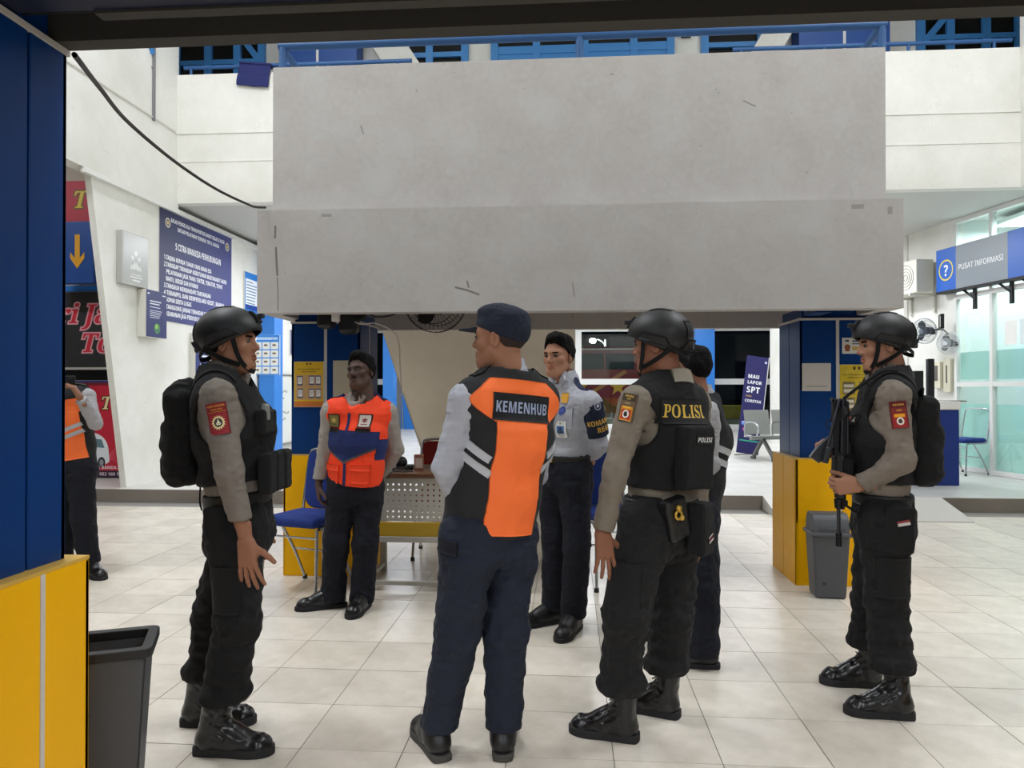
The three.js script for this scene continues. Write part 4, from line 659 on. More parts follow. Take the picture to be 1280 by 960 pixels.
// ---- 4: man half hidden behind the third, dark vest, light sleeve ----
{
  const p = person('behind', 'bareheaded man in a dark vest with silver stripes, half hidden behind the plate carrier officer', {
    chest: 72, head: 62, skin: 0x8f6049, shirt: greyShirt2, trousers: darkNavy, foot: 'shoe', toeL: 84, toeR: 78, legs: [0.1, 0.085, 0.088], hem: 0.055, headSize: 0.97, belt: 0.1, cell: 0.0105,
    hands: [{ wrist: 'wrL', F: V(-1, -0.5, 0), T: V(0, 1, 0), N: V(0, 0, -1), pose: RELAX }, { wrist: 'wrR', F: V(-1, -0.5, 0), T: V(0, 1, 0), N: V(0, 0, 1), pose: RELAX }],
  });
  const { J, B, up, cf, along } = p;
  let f = grow(p.torso(0.012, 0.84), 0.01); f = minus(f, p.neckWide, 0.01); f = cut(f, along(J.pelvis, 0, -0.0, 0), up.clone().negate(), 0.012);
  f = wrinkle(f, 0.005, 10); p.put('vest', meshField(f, 0.0105), mat(0x17181b, 0.9));
  const nb = cf.clone().negate();
  for (const k of [0, 1]) p.put('reflective_strip', patch(f, along(J.chest, 0.06, -0.02 - 0.062 * k, -0.05), nb.clone().addScaledVector(B[0], 0.8), up.clone().addScaledVector(B[0], -0.3), 0.2, 0.032, 0.004), reflective);
}
// ---- 5: officer at the right with a rifle ----
let rifleMan;
{
  const p = person('copRight', 'helmeted officer standing in profile facing left by the right column, holding a rifle muzzle down', {
    chest: 82, head: 84, pitch: -3, neckUp: 0.04, shoulderUp: 0.035, skin: 0xa3745b, hat: 'helmet', shirt: mat(0x786e63, 0.9), trousers: blackCloth, footLength: 0.87, foot: 'boot', toeL: 82, toeR: 84, legs: [0.106, 0.088, 0.084], hem: 0.19, blouse: 0.19, folds: 0.013, belt: 0.11, beltW: 0.055,
    hands: [{ wrist: 'wrL', F: V(-1, -0.12, -0.12), T: V(0.1, 1, 0.2), N: V(-0.1, 0.1, -1), pose: { curl: [1.05, 1.25, 0.7], spread: 0.01, thumb: [0.75, 0.3, 0.6], thumbN: 0.3 } }, { wrist: 'wrR', F: V(-0.9, -0.3, 0.5), T: V(0.2, 1, 0), N: V(0.3, 0, 1), pose: GRIP }],
  }); rifleMan = p;
  const { J, B, up, cf, along } = p;
  plateCarrier(p, { hem: 0.16 });
  sleevePatch(p, 'L', 0.3, V(-0.15, 0.1, 1), 0.068, 0.115, badgeTex.poldaRed, 'sleeve_badge');
  for (const l of [-0.09, 0, 0.09]) pouch(p, 'magazine_pouch', along(J.chest, l, -0.15, 0.15), [0.042, 0.08, 0.025], cf, up);
  p.put('chest_badge', patch(p.shirt, along(J.chest, 0.14, 0.02, 0.03), V(-0.5, 0, 1), up, 0.05, 0.05, 0.003), printed(canvasTex(64, 64, (x) => { x.fillStyle = '#7b6a58'; x.fillRect(0, 0, 64, 64); star(x, 32, 32, 10, 30, 24, '#8a2f1e'); star(x, 32, 32, 5, 18, 9, '#d69a3a'); })));
  p.put('name_patch', patch(p.vestField, along(J.chest, 0.05, 0.1, 0.05), cf.clone().addScaledVector(B[0], 0.35), up, 0.09, 0.045, 0.004), printed(canvasTex(96, 48, (x) => { x.fillStyle = '#0e0e10'; x.fillRect(0, 0, 96, 48); x.fillStyle = '#a8452f'; x.fillRect(8, 10, 26, 16); x.fillStyle = '#c9c4ba'; x.fillRect(8, 26, 26, 12); star(x, 66, 24, 3, 18, 7, '#c9c4ba'); })));
  pouch(p, 'holster', along(J.pelvis, 0.175, -0.03, -0.02), [0.06, 0.1, 0.035], B[0], up);
  p.put('flag_patch', patch(rounded(along(J.pelvis, 0.175, -0.03, -0.02), [0.06, 0.1, 0.035], 0.014, frameOf(B[0], up)), along(J.pelvis, 0.2, 0.005, -0.03), B[0], up.clone().addScaledVector(cf, 0.25), 0.05, 0.022, 0.003), printed(canvasTex(64, 32, (x) => { x.fillStyle = '#c4beb6'; x.fillRect(0, 0, 64, 32); x.fillStyle = '#8d3b3b'; x.fillRect(0, 0, 64, 14); })));
  p.put('cargo_pocket', patch(p.trousers, p.mid(J.hipL, J.knL, 0.65), V(0.1, 0, 1), UP, 0.16, 0.17, 0.008), blackCloth);
  const c = along(J.chest, 0, 0.01, -0.195), b = thing('backpack', 'black backpack worn by the rifle-carrying officer facing left', 'backpack', [c.x, c.y - 0.22, c.z]);
  const F = frameOf(cf, up), at = (l, u, f) => V(0, 0.22, 0).addScaledVector(F[0], l).addScaledVector(up, u).addScaledVector(cf, f);
  add(b, 'bag', meshField(wrinkle(union(0.04, rounded(at(0, 0.0, 0.03), [0.14, 0.2, 0.055], 0.045, F), rounded(at(0, -0.05, -0.02), [0.11, 0.12, 0.035], 0.03, F)), 0.008, 13), 0.009), fabricBlack);
  const strapAt = (t) => t.translate(-b.position.x, -b.position.y, -b.position.z);
  for (const s of [1, -1]) add(b, 'shoulder_strap', strapAt(patch(p.vestField, along(p.sm, s * 0.115, 0.03, 0.0), up, cf, 0.055, 0.22, 0.012)), fabricBlack);
}
// ---- 6: officer with the armband ----
{
  const p = person('koman', 'bareheaded officer in a pale grey shirt with a navy lettered armband, hands behind his back', {
    chest: 136, head: 148, shoulderUp: -0.015, pitch: 0, skin: 0xa9795f, shirt: greyShirt, trousers: darkNavy, foot: 'ankle_boot', toeL: 160, toeR: 120, legs: [0.1, 0.078, 0.075], hem: 0.08, cell: 0.0105, belt: 0.1, shirtHem: 0.06, beltMat: mat(0x14130f, 0.5),
    hands: [{ wrist: 'wrL', F: V(-0.7, -0.3, -0.5), T: V(0, 1, 0), N: V(0, 0, 1), pose: RELAX }, { wrist: 'wrR', F: V(0.7, -0.3, 0), T: V(0, 1, 0), N: V(0, 0, 1), pose: RELAX }],
  });
  const { J, B, up, cf, along } = p;
  const sl = p.aim(J.shL, J.elL); let band = grow(cone(J.shL, J.elL, 0.066, 0.058), 0.006); band = cut(cut(band, p.mid(J.shL, J.elL, 0.78), sl, 0.004), p.mid(J.shL, J.elL, 0.0), sl.clone().negate(), 0.004);
  p.put('armband', meshField(band, 0.007), mat(0x131b33, 0.9));
  { // lettering that wraps round the armband
    const C = V(0.75, 0, 0.66), Z = C.clone().addScaledVector(sl, -C.dot(sl)).normalize(), X = new THREE.Vector3().crossVectors(sl.clone().negate(), Z).normalize(), pos = [], uv = [], idx = [], nx = 24, ny = 6;
    for (let j = 0; j <= ny; j++) for (let i = 0; i <= nx; i++) { const a = (i / nx - 0.5) * 3.3, t = 0.68 - 0.34 * j / ny, q = p.mid(J.shL, J.elL, t), r = 0.0735 - 0.008 * t; q.addScaledVector(Z, Math.cos(a) * r).addScaledVector(X, Math.sin(a) * r); pos.push(q.x, q.y, q.z); uv.push(i / nx, j / ny); }
    for (let j = 0; j < ny; j++) for (let i = 0; i < nx; i++) { const k = j * (nx + 1) + i; idx.push(k, k + 1, k + nx + 2, k, k + nx + 2, k + nx + 1); }
    const g = new THREE.BufferGeometry(); g.setAttribute('position', new THREE.Float32BufferAttribute(pos, 3)); g.setAttribute('uv', new THREE.Float32BufferAttribute(uv, 2)); g.setIndex(idx); g.computeVertexNormals();
    p.put('armband_print', g, printed(letters('KOMANDAN\nREGU', 512, 200, '#131b33', '#d9a93c', 'bold 96px sans-serif')));
  }
  p.put('armband_emblem', patch(band, p.mid(J.shL, J.elL, 0.16), V(0.45, 0.3, 1), sl.clone().negate(), 0.055, 0.055, 0.003), printed(canvasTex(96, 96, (x) => { x.fillStyle = '#131b33'; x.fillRect(0, 0, 96, 96); x.strokeStyle = '#b8bcc8'; x.lineWidth = 6; x.beginPath(); x.arc(48, 48, 34, 0, 7); x.stroke(); star(x, 48, 48, 6, 24, 10, '#b8bcc8'); })));
  for (const s of [1, -1]) p.put('epaulette', patch(p.shirt, along(s > 0 ? p.shl(0.7) : p.shr(0.7), 0, 0.03, 0), up, cf, 0.11, 0.045, 0.007), mat(0x1a2547, 0.8));
  p.put('chest_pocket', patch(p.shirt, along(J.chest, 0.085, 0.05, 0.08), cf, up, 0.11, 0.12, 0.004), greyShirt);
  p.put('chest_emblem', patch(p.shirt, along(J.chest, 0.075, 0.165, 0.06), cf, up, 0.055, 0.055, 0.004, (v) => [0.12 * v, 1 - 0.12 * v], 0.008), mat(0xd79a16, 0.5));
  p.put('placket', patch(p.shirt, along(J.chest, 0, -0.02, 0.05), cf, up, 0.03, 0.44, 0.003), greyShirt);
  const card = p.put('identity_card', patch(p.shirt, along(J.chest, 0.085, -0.015, 0.08), cf, up, 0.062, 0.095, 0.009, null, 0.02), printed(canvasTex(96, 148, (x) => { x.fillStyle = '#dfe0dc'; x.fillRect(0, 0, 96, 148); x.fillStyle = '#3f6fae'; x.fillRect(16, 44, 64, 70); x.fillStyle = '#26364f'; x.beginPath(); x.arc(48, 68, 14, 0, 7); x.fill(); x.fillRect(28, 84, 40, 30); x.fillStyle = '#4a4a4a'; x.fillRect(18, 122, 60, 5); x.fillRect(26, 132, 44, 5); star(x, 48, 22, 5, 10, 5, '#7a6a30'); }), 0.4)); void card;
  p.put('badge_reel', patch(p.shirt, along(J.chest, 0.085, 0.09, 0.08), cf, up, 0.04, 0.05, 0.008, (v) => [0.5 - 0.5 * Math.sin(Math.PI * (0.06 + 0.88 * v)), 0.5 + 0.5 * Math.sin(Math.PI * (0.06 + 0.88 * v))], 0.008), mat(0x2a3c8c, 0.5));
  p.put('belt_buckle', patch(p.hips(0.01), along(J.pelvis, 0, 0.08, 0.05), cf, up, 0.06, 0.042, 0.014), brass);
}
// ---- 7: officer in the bright orange vest ----
{
  const orange = mat(0xff4416, 0.75), blueBand = mat(0x1b2a63, 0.85), p = person('orangeFront', 'man in a bright orange vest with a blue chest band standing beside the blue chair', {
    chest: 166, head: 160, pitch: 10, roll: 8, skin: 0x4c342a, moustache: true, stubble: true, shirt: mat(0x9d968f, 0.9), trousers: darkNavy, foot: 'shoe', toeL: 176, toeR: 115, legs: [0.1, 0.082, 0.08], hem: 0.04, cell: 0.0105, headSize: 0.97, shirtHem: 0.02, belt: 0.09,
    hands: [{ wrist: 'wrR', F: V(0.1, -1, 0.15), T: V(0.4, 0, 1), N: V(1, 0.1, -0.3), pose: { curl: [0.55, 0.7, 0.4], spread: 0.04 } }, { wrist: 'wrL', F: V(-1, -0.3, 0), T: V(0, 1, 0), N: V(0, 0, 1), pose: RELAX }],
  });
  const { J, B, up, cf, along } = p;
  let f = grow(p.torso(0.012, 0.88), 0.01); f = union(0.05, f, ecap(along(J.pelvis, 0, 0.0, 0), along(J.pelvis, 0, 0.15, 0), cf, [0.168, 0.125], [0.168, 0.125], 0.05));
  f = minus(f, union(0.02, p.neckWide, cone(along(J.neck, 0, 0.0, 0.05), along(J.neck, 0, -0.1, 0.16), 0.045, 0.012)), 0.01); f = cut(f, along(J.pelvis, 0, -0.0, 0), up.clone().negate(), 0.012);
  f = wrinkle(f, 0.005, 11); p.put('vest', meshField(f, 0.0095), orange);
  const c = along(J.chest, 0, -0.005, 0.05);
  p.put('blue_chest_band', patch(f, c, cf, up, 0.37, 0.2, 0.003, (v) => { const a = v < 0.45 ? 0.5 - 0.5 * (v / 0.45) : 0; return [a, 1 - a]; }, 0.01), blueBand);
  for (const s of [1, -1]) { p.put('piping', patch(f, along(J.chest, s * 0.088, -0.062, 0.05), cf, up.clone().addScaledVector(B[0], -s * 0.5), 0.2, 0.012, 0.005), mat(0x4a4a52, 0.7)); p.put('epaulette', patch(f, along(s > 0 ? p.shl(0.68) : p.shr(0.68), 0, 0.03, 0), up, cf, 0.1, 0.05, 0.006), blueBand); p.put('blue_side_panel', patch(f, along(J.chest, s * 0.1, -0.03, 0), B[0].clone().multiplyScalar(s), up, 0.14, 0.13, 0.003), blueBand); }
  p.put('zip', patch(f, along(J.chest, 0.0, 0.14, 0.05), cf, up, 0.016, 0.13, 0.004), blueBand); p.put('zip', patch(f, along(J.pelvis, 0.0, 0.07, 0.05), cf, up, 0.018, 0.15, 0.004), blueBand);
  for (const s of [1, -1]) {
    p.put('chest_badge', patch(f, along(J.chest, s * 0.1, 0.155, 0.05), cf, up, 0.075, 0.085, 0.004), printed(canvasTex(96, 108, (x) => { x.fillStyle = '#101013'; x.fillRect(0, 0, 96, 108); x.fillStyle = s > 0 ? '#cfc4bc' : '#7d7440'; x.fillRect(8, 8, 80, 92); star(x, 48, 50, 6, 26, 12, s > 0 ? '#7a3f3f' : '#c9b35c'); x.fillStyle = s > 0 ? '#8a5a58' : '#4a4a20'; x.fillRect(24, 78, 48, 8); })));
    p.put('name_tape', patch(f, along(J.chest, s * 0.1, 0.095, 0.05), cf, up, 0.085, 0.025, 0.004), vestBlack);
    p.put('pocket', patch(f, along(J.pelvis, s * 0.1, 0.075, 0.05), cf, up, 0.11, 0.11, 0.008), orange);
    p.put('pocket_flap', patch(f, along(J.pelvis, s * 0.1, 0.12, 0.05), cf, up, 0.12, 0.04, 0.013), orange);
  }
}
// ---- 8: photographer, mostly behind the near column ----
{
  const orange = hiVis, p = person('photo', 'person in an orange vest half hidden by the near blue column, arm raised', {
    chest: 190, head: 186, skin: 0x8c6048, shirt: greyShirt2, trousers: darkNavy, foot: 'shoe', toeL: 236, toeR: 200, legs: [0.1, 0.082, 0.08], hem: 0.1, cell: 0.011, belt: 0.1,
    hands: [{ wrist: 'wrL', F: V(-0.45, 0.85, 0.2), T: V(0.1, 0.3, 1).negate(), N: V(-0.9, -0.4, 0.1), pose: { curl: [0.7, 0.8, 0.5], spread: 0.05 } }, { wrist: 'wrR', F: V(0.45, 0.85, 0.2), T: V(0, 0.3, -1), N: V(0.9, -0.4, 0), pose: { curl: [0.7, 0.8, 0.5], spread: 0.05 } }],
  });
  const { J, B, up, cf, along } = p;
  let f = grow(p.torso(0.012, 0.84), 0.01); f = minus(f, p.neckWide, 0.01); f = cut(f, along(J.pelvis, 0, -0.0, 0), up.clone().negate(), 0.012);
  p.put('vest', meshField(f, 0.011), vestGrey);
  p.put('orange_front_panel', patch(f, along(J.chest, 0.07, -0.06, 0.05), cf, up, 0.15, 0.4, 0.004), orange);
  p.put('orange_yoke', patch(f, along(J.chest, 0.1, 0.14, 0.05), cf, up, 0.13, 0.1, 0.004), orange);
  for (const k of [0, 1]) p.put('reflective_strip', patch(f, along(J.chest, 0.09, -0.02 - 0.05 * k, 0.05), cf, up.clone().addScaledVector(B[0], -0.3), 0.13, 0.028, 0.006), reflective);
  p.put('epaulette', patch(f, along(p.shl(0.8), 0, 0.03, 0), up, cf, 0.1, 0.06, 0.008), vestBlack);
  const ph = thing('phone', 'dark phone held up by the person behind the near column', 'phone', [-3.62, 1.46, -5.13], 0.15);
  add(ph, 'case', rbox(0.16, 0.078, 0.009, 0.004), plasticBlack); add(ph, 'screen', box(0.148, 0.068, 0.002), darkGlass, [0, 0, -0.005]); add(ph, 'camera_bump', rbox(0.03, 0.03, 0.004, 0.002), darkSteel, [0.055, 0.018, 0.006]);
}

// ================= OBJECTS =================
// ---- rifle in the right officer's hands, muzzle down ----
{
  const r = thing('rifle', 'black assault rifle held muzzle down by the officer at the right', 'rifle', [1.198, 0.7, -3.47]);
  const gun = mat(0x15161a, 0.4, { metalness: 0.5 }), gunGrey = mat(0x3c3e42, 0.35, { metalness: 0.7 }), poly = mat(0x121214, 0.6);
  add(r, 'barrel', rod([0, 0.03, 0], [0, 0.4, 0], 0.0085), gunGrey);
  add(r, 'muzzle_brake', merge([cyl(0.012, 0.013, 0.06, 14).translate(0, 0.03, 0), cyl(0.015, 0.015, 0.008, 14).translate(0, 0.055, 0)]), gun);
  add(r, 'front_sight', merge([rbox(0.035, 0.05, 0.018, 0.004).translate(0.008, 0.19, 0), cyl(0.02, 0.016, 0.04, 12).translate(0, 0.19, 0), rbox(0.012, 0.03, 0.012, 0.003).translate(0.034, 0.19, 0)]), gun);
  add(r, 'gas_tube', rod([0.024, 0.2, 0], [0.022, 0.45, 0], 0.009), gun);
  add(r, 'handguard', merge([rbox(0.042, 0.2, 0.044, 0.014, 3).translate(0.006, 0.31, 0)]), poly);
  for (const s of [1, -1]) add(r, 'rail', box(0.012, 0.18, 0.004), gunGrey, [0.006, 0.31, 0.024 * s]);
  add(r, 'receiver', rbox(0.06, 0.26, 0.036, 0.008, 3), gun, [0.004, 0.53, 0]);
  add(r, 'dust_cover', rbox(0.016, 0.24, 0.032, 0.008, 2), gunGrey, [0.037, 0.53, 0]);
  { const s = new THREE.Shape(); s.moveTo(0, 0); s.quadraticCurveTo(-0.05, -0.03, -0.1, -0.1); s.lineTo(-0.065, -0.125); s.quadraticCurveTo(-0.03, -0.07, 0, -0.055); s.closePath(); add(r, 'magazine', new THREE.ExtrudeGeometry(s, { depth: 0.022, bevelEnabled: true, bevelSize: 0.003, bevelThickness: 0.003, bevelSegments: 2 }).translate(-0.022, 0.5, -0.011), gunGrey); }
  { const s = new THREE.Shape(); s.moveTo(0, 0); s.lineTo(-0.065, 0.035); s.lineTo(-0.075, 0.005); s.lineTo(-0.03, -0.035); s.lineTo(0, -0.035); s.closePath(); add(r, 'pistol_grip', new THREE.ExtrudeGeometry(s, { depth: 0.02, bevelEnabled: true, bevelSize: 0.004, bevelThickness: 0.004, bevelSegments: 2 }).rotateY(2.2).translate(-0.024, 0.59, -0.01), poly); }
  add(r, 'trigger_guard', new THREE.TorusGeometry(0.018, 0.003, 6, 16).translate(-0.035, 0.545, 0), gun);
  add(r, 'folding_stock', merge([rod([-0.005, 0.655, 0.026], [-0.058, 0.44, 0.03], 0.007), rod([-0.005, 0.64, -0.02], [-0.04, 0.66, 0.028], 0.007), rod([0.012, 0.655, 0.026], [0.004, 0.42, 0.03], 0.007)]), gunGrey);
  add(r, 'butt_plate', rbox(0.026, 0.075, 0.05, 0.008, 2).rotateZ(-0.25), gunGrey, [-0.062, 0.41, 0.025]);
  add(r, 'rear_sight', rbox(0.03, 0.045, 0.024, 0.005), gun, [0.04, 0.44, 0]);
  add(r, 'sling', tube([[0.02, 0.66, 0.01], [0.09, 0.72, 0.03], [0.16, 0.78, 0.09], [0.205, 0.78, 0.13]], 0.007, 24, 6), fabricBlack);
  add(r, 'sling_lower', tube([[0.035, 0.18, 0], [0.09, 0.15, 0.0], [0.13, 0.2, 0.02], [0.17, 0.26, 0.02]], 0.006, 20, 6), fabricBlack);
}
// ---- chairs ----
const chairBlue = mat(0x12307c, 0.85), seatRed = mat(0x7d1414, 0.8);
function chair(label, pos, turn, cloth, group) { // stacking chair: bent chrome tube frame, padded seat and round-cornered back; faces +z
  const t = thing('chair', label, 'chair', pos, turn, group), w = 0.21;
  for (const s of [-1, 1]) { add(t, 'leg', tube([[s * w, 0.46, 0.2], [s * (w + 0.012), 0.2, 0.225], [s * (w + 0.02), 0.012, 0.245]], 0.0115, 16, 10), chrome); add(t, 'leg', tube([[s * (w - 0.01), 0.46, 0.06], [s * (w - 0.005), 0.24, -0.1], [s * w, 0.012, -0.23]], 0.0115, 16, 10), chrome); }
  add(t, 'back_frame', tube([[-w, 0.46, 0.18], [-w, 0.46, -0.16], [-w, 0.5, -0.2], [-w, 0.7, -0.24], [-w + 0.01, 0.9, -0.275], [-w + 0.06, 0.955, -0.285], [w - 0.06, 0.955, -0.285], [w - 0.01, 0.9, -0.275], [w, 0.7, -0.24], [w, 0.5, -0.2], [w, 0.46, -0.16], [w, 0.46, 0.18]], 0.0115, 90, 10), chrome);
  add(t, 'stretcher', rod([-w, 0.25, -0.1], [w, 0.25, -0.1], 0.007), chrome); add(t, 'stretcher', rod([-w - 0.01, 0.4, 0.21], [w + 0.01, 0.4, 0.21], 0.007), chrome);
  for (const s of [-1, 1]) add(t, 'foot_cap', cyl(0.016, 0.018, 0.03, 12), plasticBlack, [s * (w + 0.02), 0.015, 0.245]);
  for (const s of [-1, 1]) add(t, 'foot_cap', cyl(0.016, 0.018, 0.03, 12), plasticBlack, [s * w, 0.015, -0.23]);
  add(t, 'seat', meshField(wrinkle(rounded(P(0, 0.5, 0.02), [0.215, 0.035, 0.215], 0.032), 0.002, 8), 0.012), cloth);
  const s = new THREE.Shape(); s.moveTo(-0.185, 0.36); s.quadraticCurveTo(-0.185, 0.4, -0.14, 0.4); s.lineTo(0.14, 0.4); s.quadraticCurveTo(0.185, 0.4, 0.185, 0.36); s.lineTo(0.185, 0.12); s.quadraticCurveTo(0.18, 0.0, 0.08, 0); s.lineTo(-0.08, 0); s.quadraticCurveTo(-0.18, 0, -0.185, 0.12); s.closePath();
  const back = new THREE.ExtrudeGeometry(s, { depth: 0.025, bevelEnabled: true, bevelSize: 0.008, bevelThickness: 0.008, bevelSegments: 3, curveSegments: 10 }).translate(0, 0, -0.012); add(t, 'backrest', back, cloth, [0, 0.54, -0.2], [-0.18, 0, 0]);
  return t;
}
const chair0 = chair('blue padded stacking chair with chrome frame beside the left column', [-1.83, 0, -5.18], -0.3, chairBlue, 'blue stacking chairs');
function copyChair(label, pos, turn) { const c = chair0.clone(); c.name = numbered('chair'); c.userData = { ...chair0.userData, label }; c.position.set(...pos); c.rotation.y = turn; scene.add(c); return c; }
copyChair('blue padded stacking chair glimpsed between the armband officer and the plate carrier officer', [0.3, 0, -5.55], 0.4);
{ const c = copyChair('open-backed chrome chair with a blue seat in front of the glazed office', [5.78, 0.16, -11.55], -1.15); c.remove(c.getObjectByName('backrest')); }
chair('red padded stacking chair behind the steel desk', [-1.08, 0, -6.35], 0.1, seatRed);
// ---- steel desk with a perforated front ----
{
  const t = thing('desk', 'steel desk with a wooden top and a perforated front panel', 'desk', [-0.86, 0, -5.45]);
  const lightSteel = mat(0xb3afa6, 0.45, { metalness: 0.3 });
  add(t, 'desktop', rbox(1.24, 0.035, 0.62, 0.006), mat(0x7a5b41, 0.5, { map: noiseTex(128, [190, 160, 130], 40, [3, 40], 0) }), [0, 0.803, 0]);
  const s = new THREE.Shape(); s.moveTo(-0.59, 0); s.lineTo(0.59, 0); s.lineTo(0.59, 0.3); s.lineTo(-0.59, 0.3); s.closePath();
  for (let j = 0; j < 7; j++) for (let i = 0; i < 27; i++) { const h = new THREE.Path(); h.absarc(-0.53 + i * 0.0408, 0.03 + j * 0.0375, 0.0075, 0, Math.PI * 2, true); s.holes.push(h); }
  add(t, 'perforated_panel', new THREE.ExtrudeGeometry(s, { depth: 0.004, bevelEnabled: false, curveSegments: 4 }), lightSteel, [0, 0.485, 0.285]);
  add(t, 'yellow_board', rbox(1.18, 0.1, 0.03, 0.006), mat(0xb08d1c, 0.5), [0, 0.43, 0.285]);
  add(t, 'apron', rbox(1.2, 0.04, 0.04, 0.004), lightSteel, [0, 0.36, 0.285]);
  for (const x of [-0.575, 0.575]) for (const z of [-0.28, 0.28]) add(t, 'leg', rbox(0.045, 0.78, 0.045, 0.004), lightSteel, [x, 0.39, z]);
  add(t, 'foot_rail', rbox(1.15, 0.03, 0.03, 0.004), lightSteel, [0, 0.055, 0.28]); for (const x of [-0.575, 0.575]) add(t, 'side_rail', rbox(0.03, 0.03, 0.54, 0.004), lightSteel, [x, 0.055, 0]);
}
{ // on the desk: a small box and a clutter of radios, keys and cable
  const t = thing('box', 'small brown and white carton standing on the desk', 'box', [-1.09, 0.8205, -5.38], 0.2);
  add(t, 'carton', rbox(0.07, 0.11, 0.05, 0.004), mat(0x8a5a46, 0.7), [0, 0.055, 0]); add(t, 'label', box(0.05, 0.07, 0.002), mat(0xb9a79b, 0.7), [0, 0.05, 0.026]);
  for (const [i, x, z, r] of [[0, -1.17, -5.42, 0.1], [1, -1.3, -5.33, 1.3], [2, -1.36, -5.5, 2.2]]) {
    const q = thing('radio', ['black handheld radio lying on the desk beside the carton', 'black handheld radio lying in the middle of the desk clutter', 'black handheld radio lying nearest the orange vest on the desk'][i], 'radio', [x, 0.8205, z], r);
    add(q, 'case', rbox(0.055, 0.032, 0.1, 0.008), plasticBlack, [0, 0.016, 0]); add(q, 'antenna', rod([0.018, 0.02, 0.05], [0.02, 0.025, 0.14], 0.004), plasticBlack); add(q, 'knob', cyl(0.006, 0.006, 0.012, 10).rotateX(Math.PI / 2), steel, [-0.012, 0.02, 0.055]);
  }
  const m = thing('desk_device', 'black rounded device standing up on the desk', 'device', [-1.235, 0.8205, -5.45]); add(m, 'shell', meshField(ell(P(0, 0.045, 0), [0.045, 0.045, 0.035]), 0.006), plasticBlack); add(m, 'base', cyl(0.03, 0.035, 0.01, 16), plasticBlack, [0, 0.005, 0]);
  const k = thing('cable', 'thin black cable coiled on the desk', 'cable', [-1.2, 0.825, -5.22]); add(k, 'loop', tube([[-0.12, 0, 0], [-0.05, 0.004, 0.04], [0.03, 0, 0.02], [0.06, 0.006, -0.03], [0, 0.012, -0.04], [-0.06, 0.006, 0], [0.02, 0.004, 0.05], [0.1, 0, 0.0]], 0.004, 60, 6), plasticBlack);
}
// ---- bins ----
{
  const grey = mat(0x4a4c50, 0.5), dark = mat(0x1d1e21, 0.55);
  const body = (w, d, h, k) => { const g = rbox(w, h, d, 0.02, 3).translate(0, h / 2, 0), p = g.attributes.position; for (let i = 0; i < p.count; i++) { const s = k + (1 - k) * p.getY(i) / h; p.setX(i, p.getX(i) * s); p.setZ(i, p.getZ(i) * s); } g.computeVertexNormals(); return g; };
  const t = thing('litter_bin', 'grey plastic litter bin with a swing lid in front of the right column', 'bin', [1.745, 0, -5.27], -0.06);
  add(t, 'body', body(0.24, 0.22, 0.43, 0.82), grey); add(t, 'rim', rbox(0.265, 0.025, 0.245, 0.008), grey, [0, 0.43, 0]);
  const s = new THREE.Shape(); s.moveTo(-0.11, 0); s.lineTo(0.11, 0); s.quadraticCurveTo(0.1, 0.11, 0.04, 0.12); s.lineTo(-0.04, 0.12); s.quadraticCurveTo(-0.1, 0.11, -0.11, 0); add(t, 'lid', new THREE.ExtrudeGeometry(s, { depth: 0.22, bevelEnabled: true, bevelSize: 0.005, bevelThickness: 0.005, curveSegments: 8 }).rotateY(Math.PI / 2).translate(-0.11, 0.443, 0), grey);
  add(t, 'flap', rbox(0.17, 0.075, 0.01, 0.004).rotateX(-0.45), mat(0x3a3c40, 0.5), [0, 0.495, 0.098]);
  add(t, 'print', box(0.02, 0.05, 0.001).rotateX(-0.045), dark, [-0.045, 0.12, 0.0945]);
  const o = thing('waste_bin', 'dark grey open waste bin with a black rim behind the near column', 'bin', [-1.52, 0, -2.345], 0.42);
  const shell = (w0, w1, d0, d1, h, th) => { const l = []; for (const [sx, sz] of [[1, 0], [-1, 0], [0, 1], [0, -1]]) { const g = sx ? box(th, h, d1) : box(w1, h, th); g.translate(sx * (w1 / 2 - th / 2), h / 2, sz * (d1 / 2 - th / 2)); l.push(g); } const g = merge(l), p = g.attributes.position; for (let i = 0; i < p.count; i++) { const k = p.getY(i) / h; p.setX(i, p.getX(i) * (w0 / w1 + (1 - w0 / w1) * k)); p.setZ(i, p.getZ(i) * (d0 / d1 + (1 - d0 / d1) * k)); } g.computeVertexNormals(); return g; };
  add(o, 'body', merge([shell(0.22, 0.285, 0.18, 0.225, 0.56, 0.006), box(0.22, 0.01, 0.18).translate(0, 0.006, 0)]), grey);
  const rim = new THREE.Shape(); const rr = (s, w, d, r) => { s.moveTo(-w + r, -d); s.lineTo(w - r, -d); s.quadraticCurveTo(w, -d, w, -d + r); s.lineTo(w, d - r); s.quadraticCurveTo(w, d, w - r, d); s.lineTo(-w + r, d); s.quadraticCurveTo(-w, d, -w, d - r); s.lineTo(-w, -d + r); s.quadraticCurveTo(-w, -d, -w + r, -d); };
  rr(rim, 0.158, 0.128, 0.03); const hole = new THREE.Path(); rr(hole, 0.132, 0.102, 0.02); rim.holes.push(hole);
  add(o, 'rim', new THREE.ExtrudeGeometry(rim, { depth: 0.022, bevelEnabled: true, bevelSize: 0.004, bevelThickness: 0.004 }).rotateX(-Math.PI / 2), mat(0x17181a, 0.45), [0, 0.555, 0]);
}
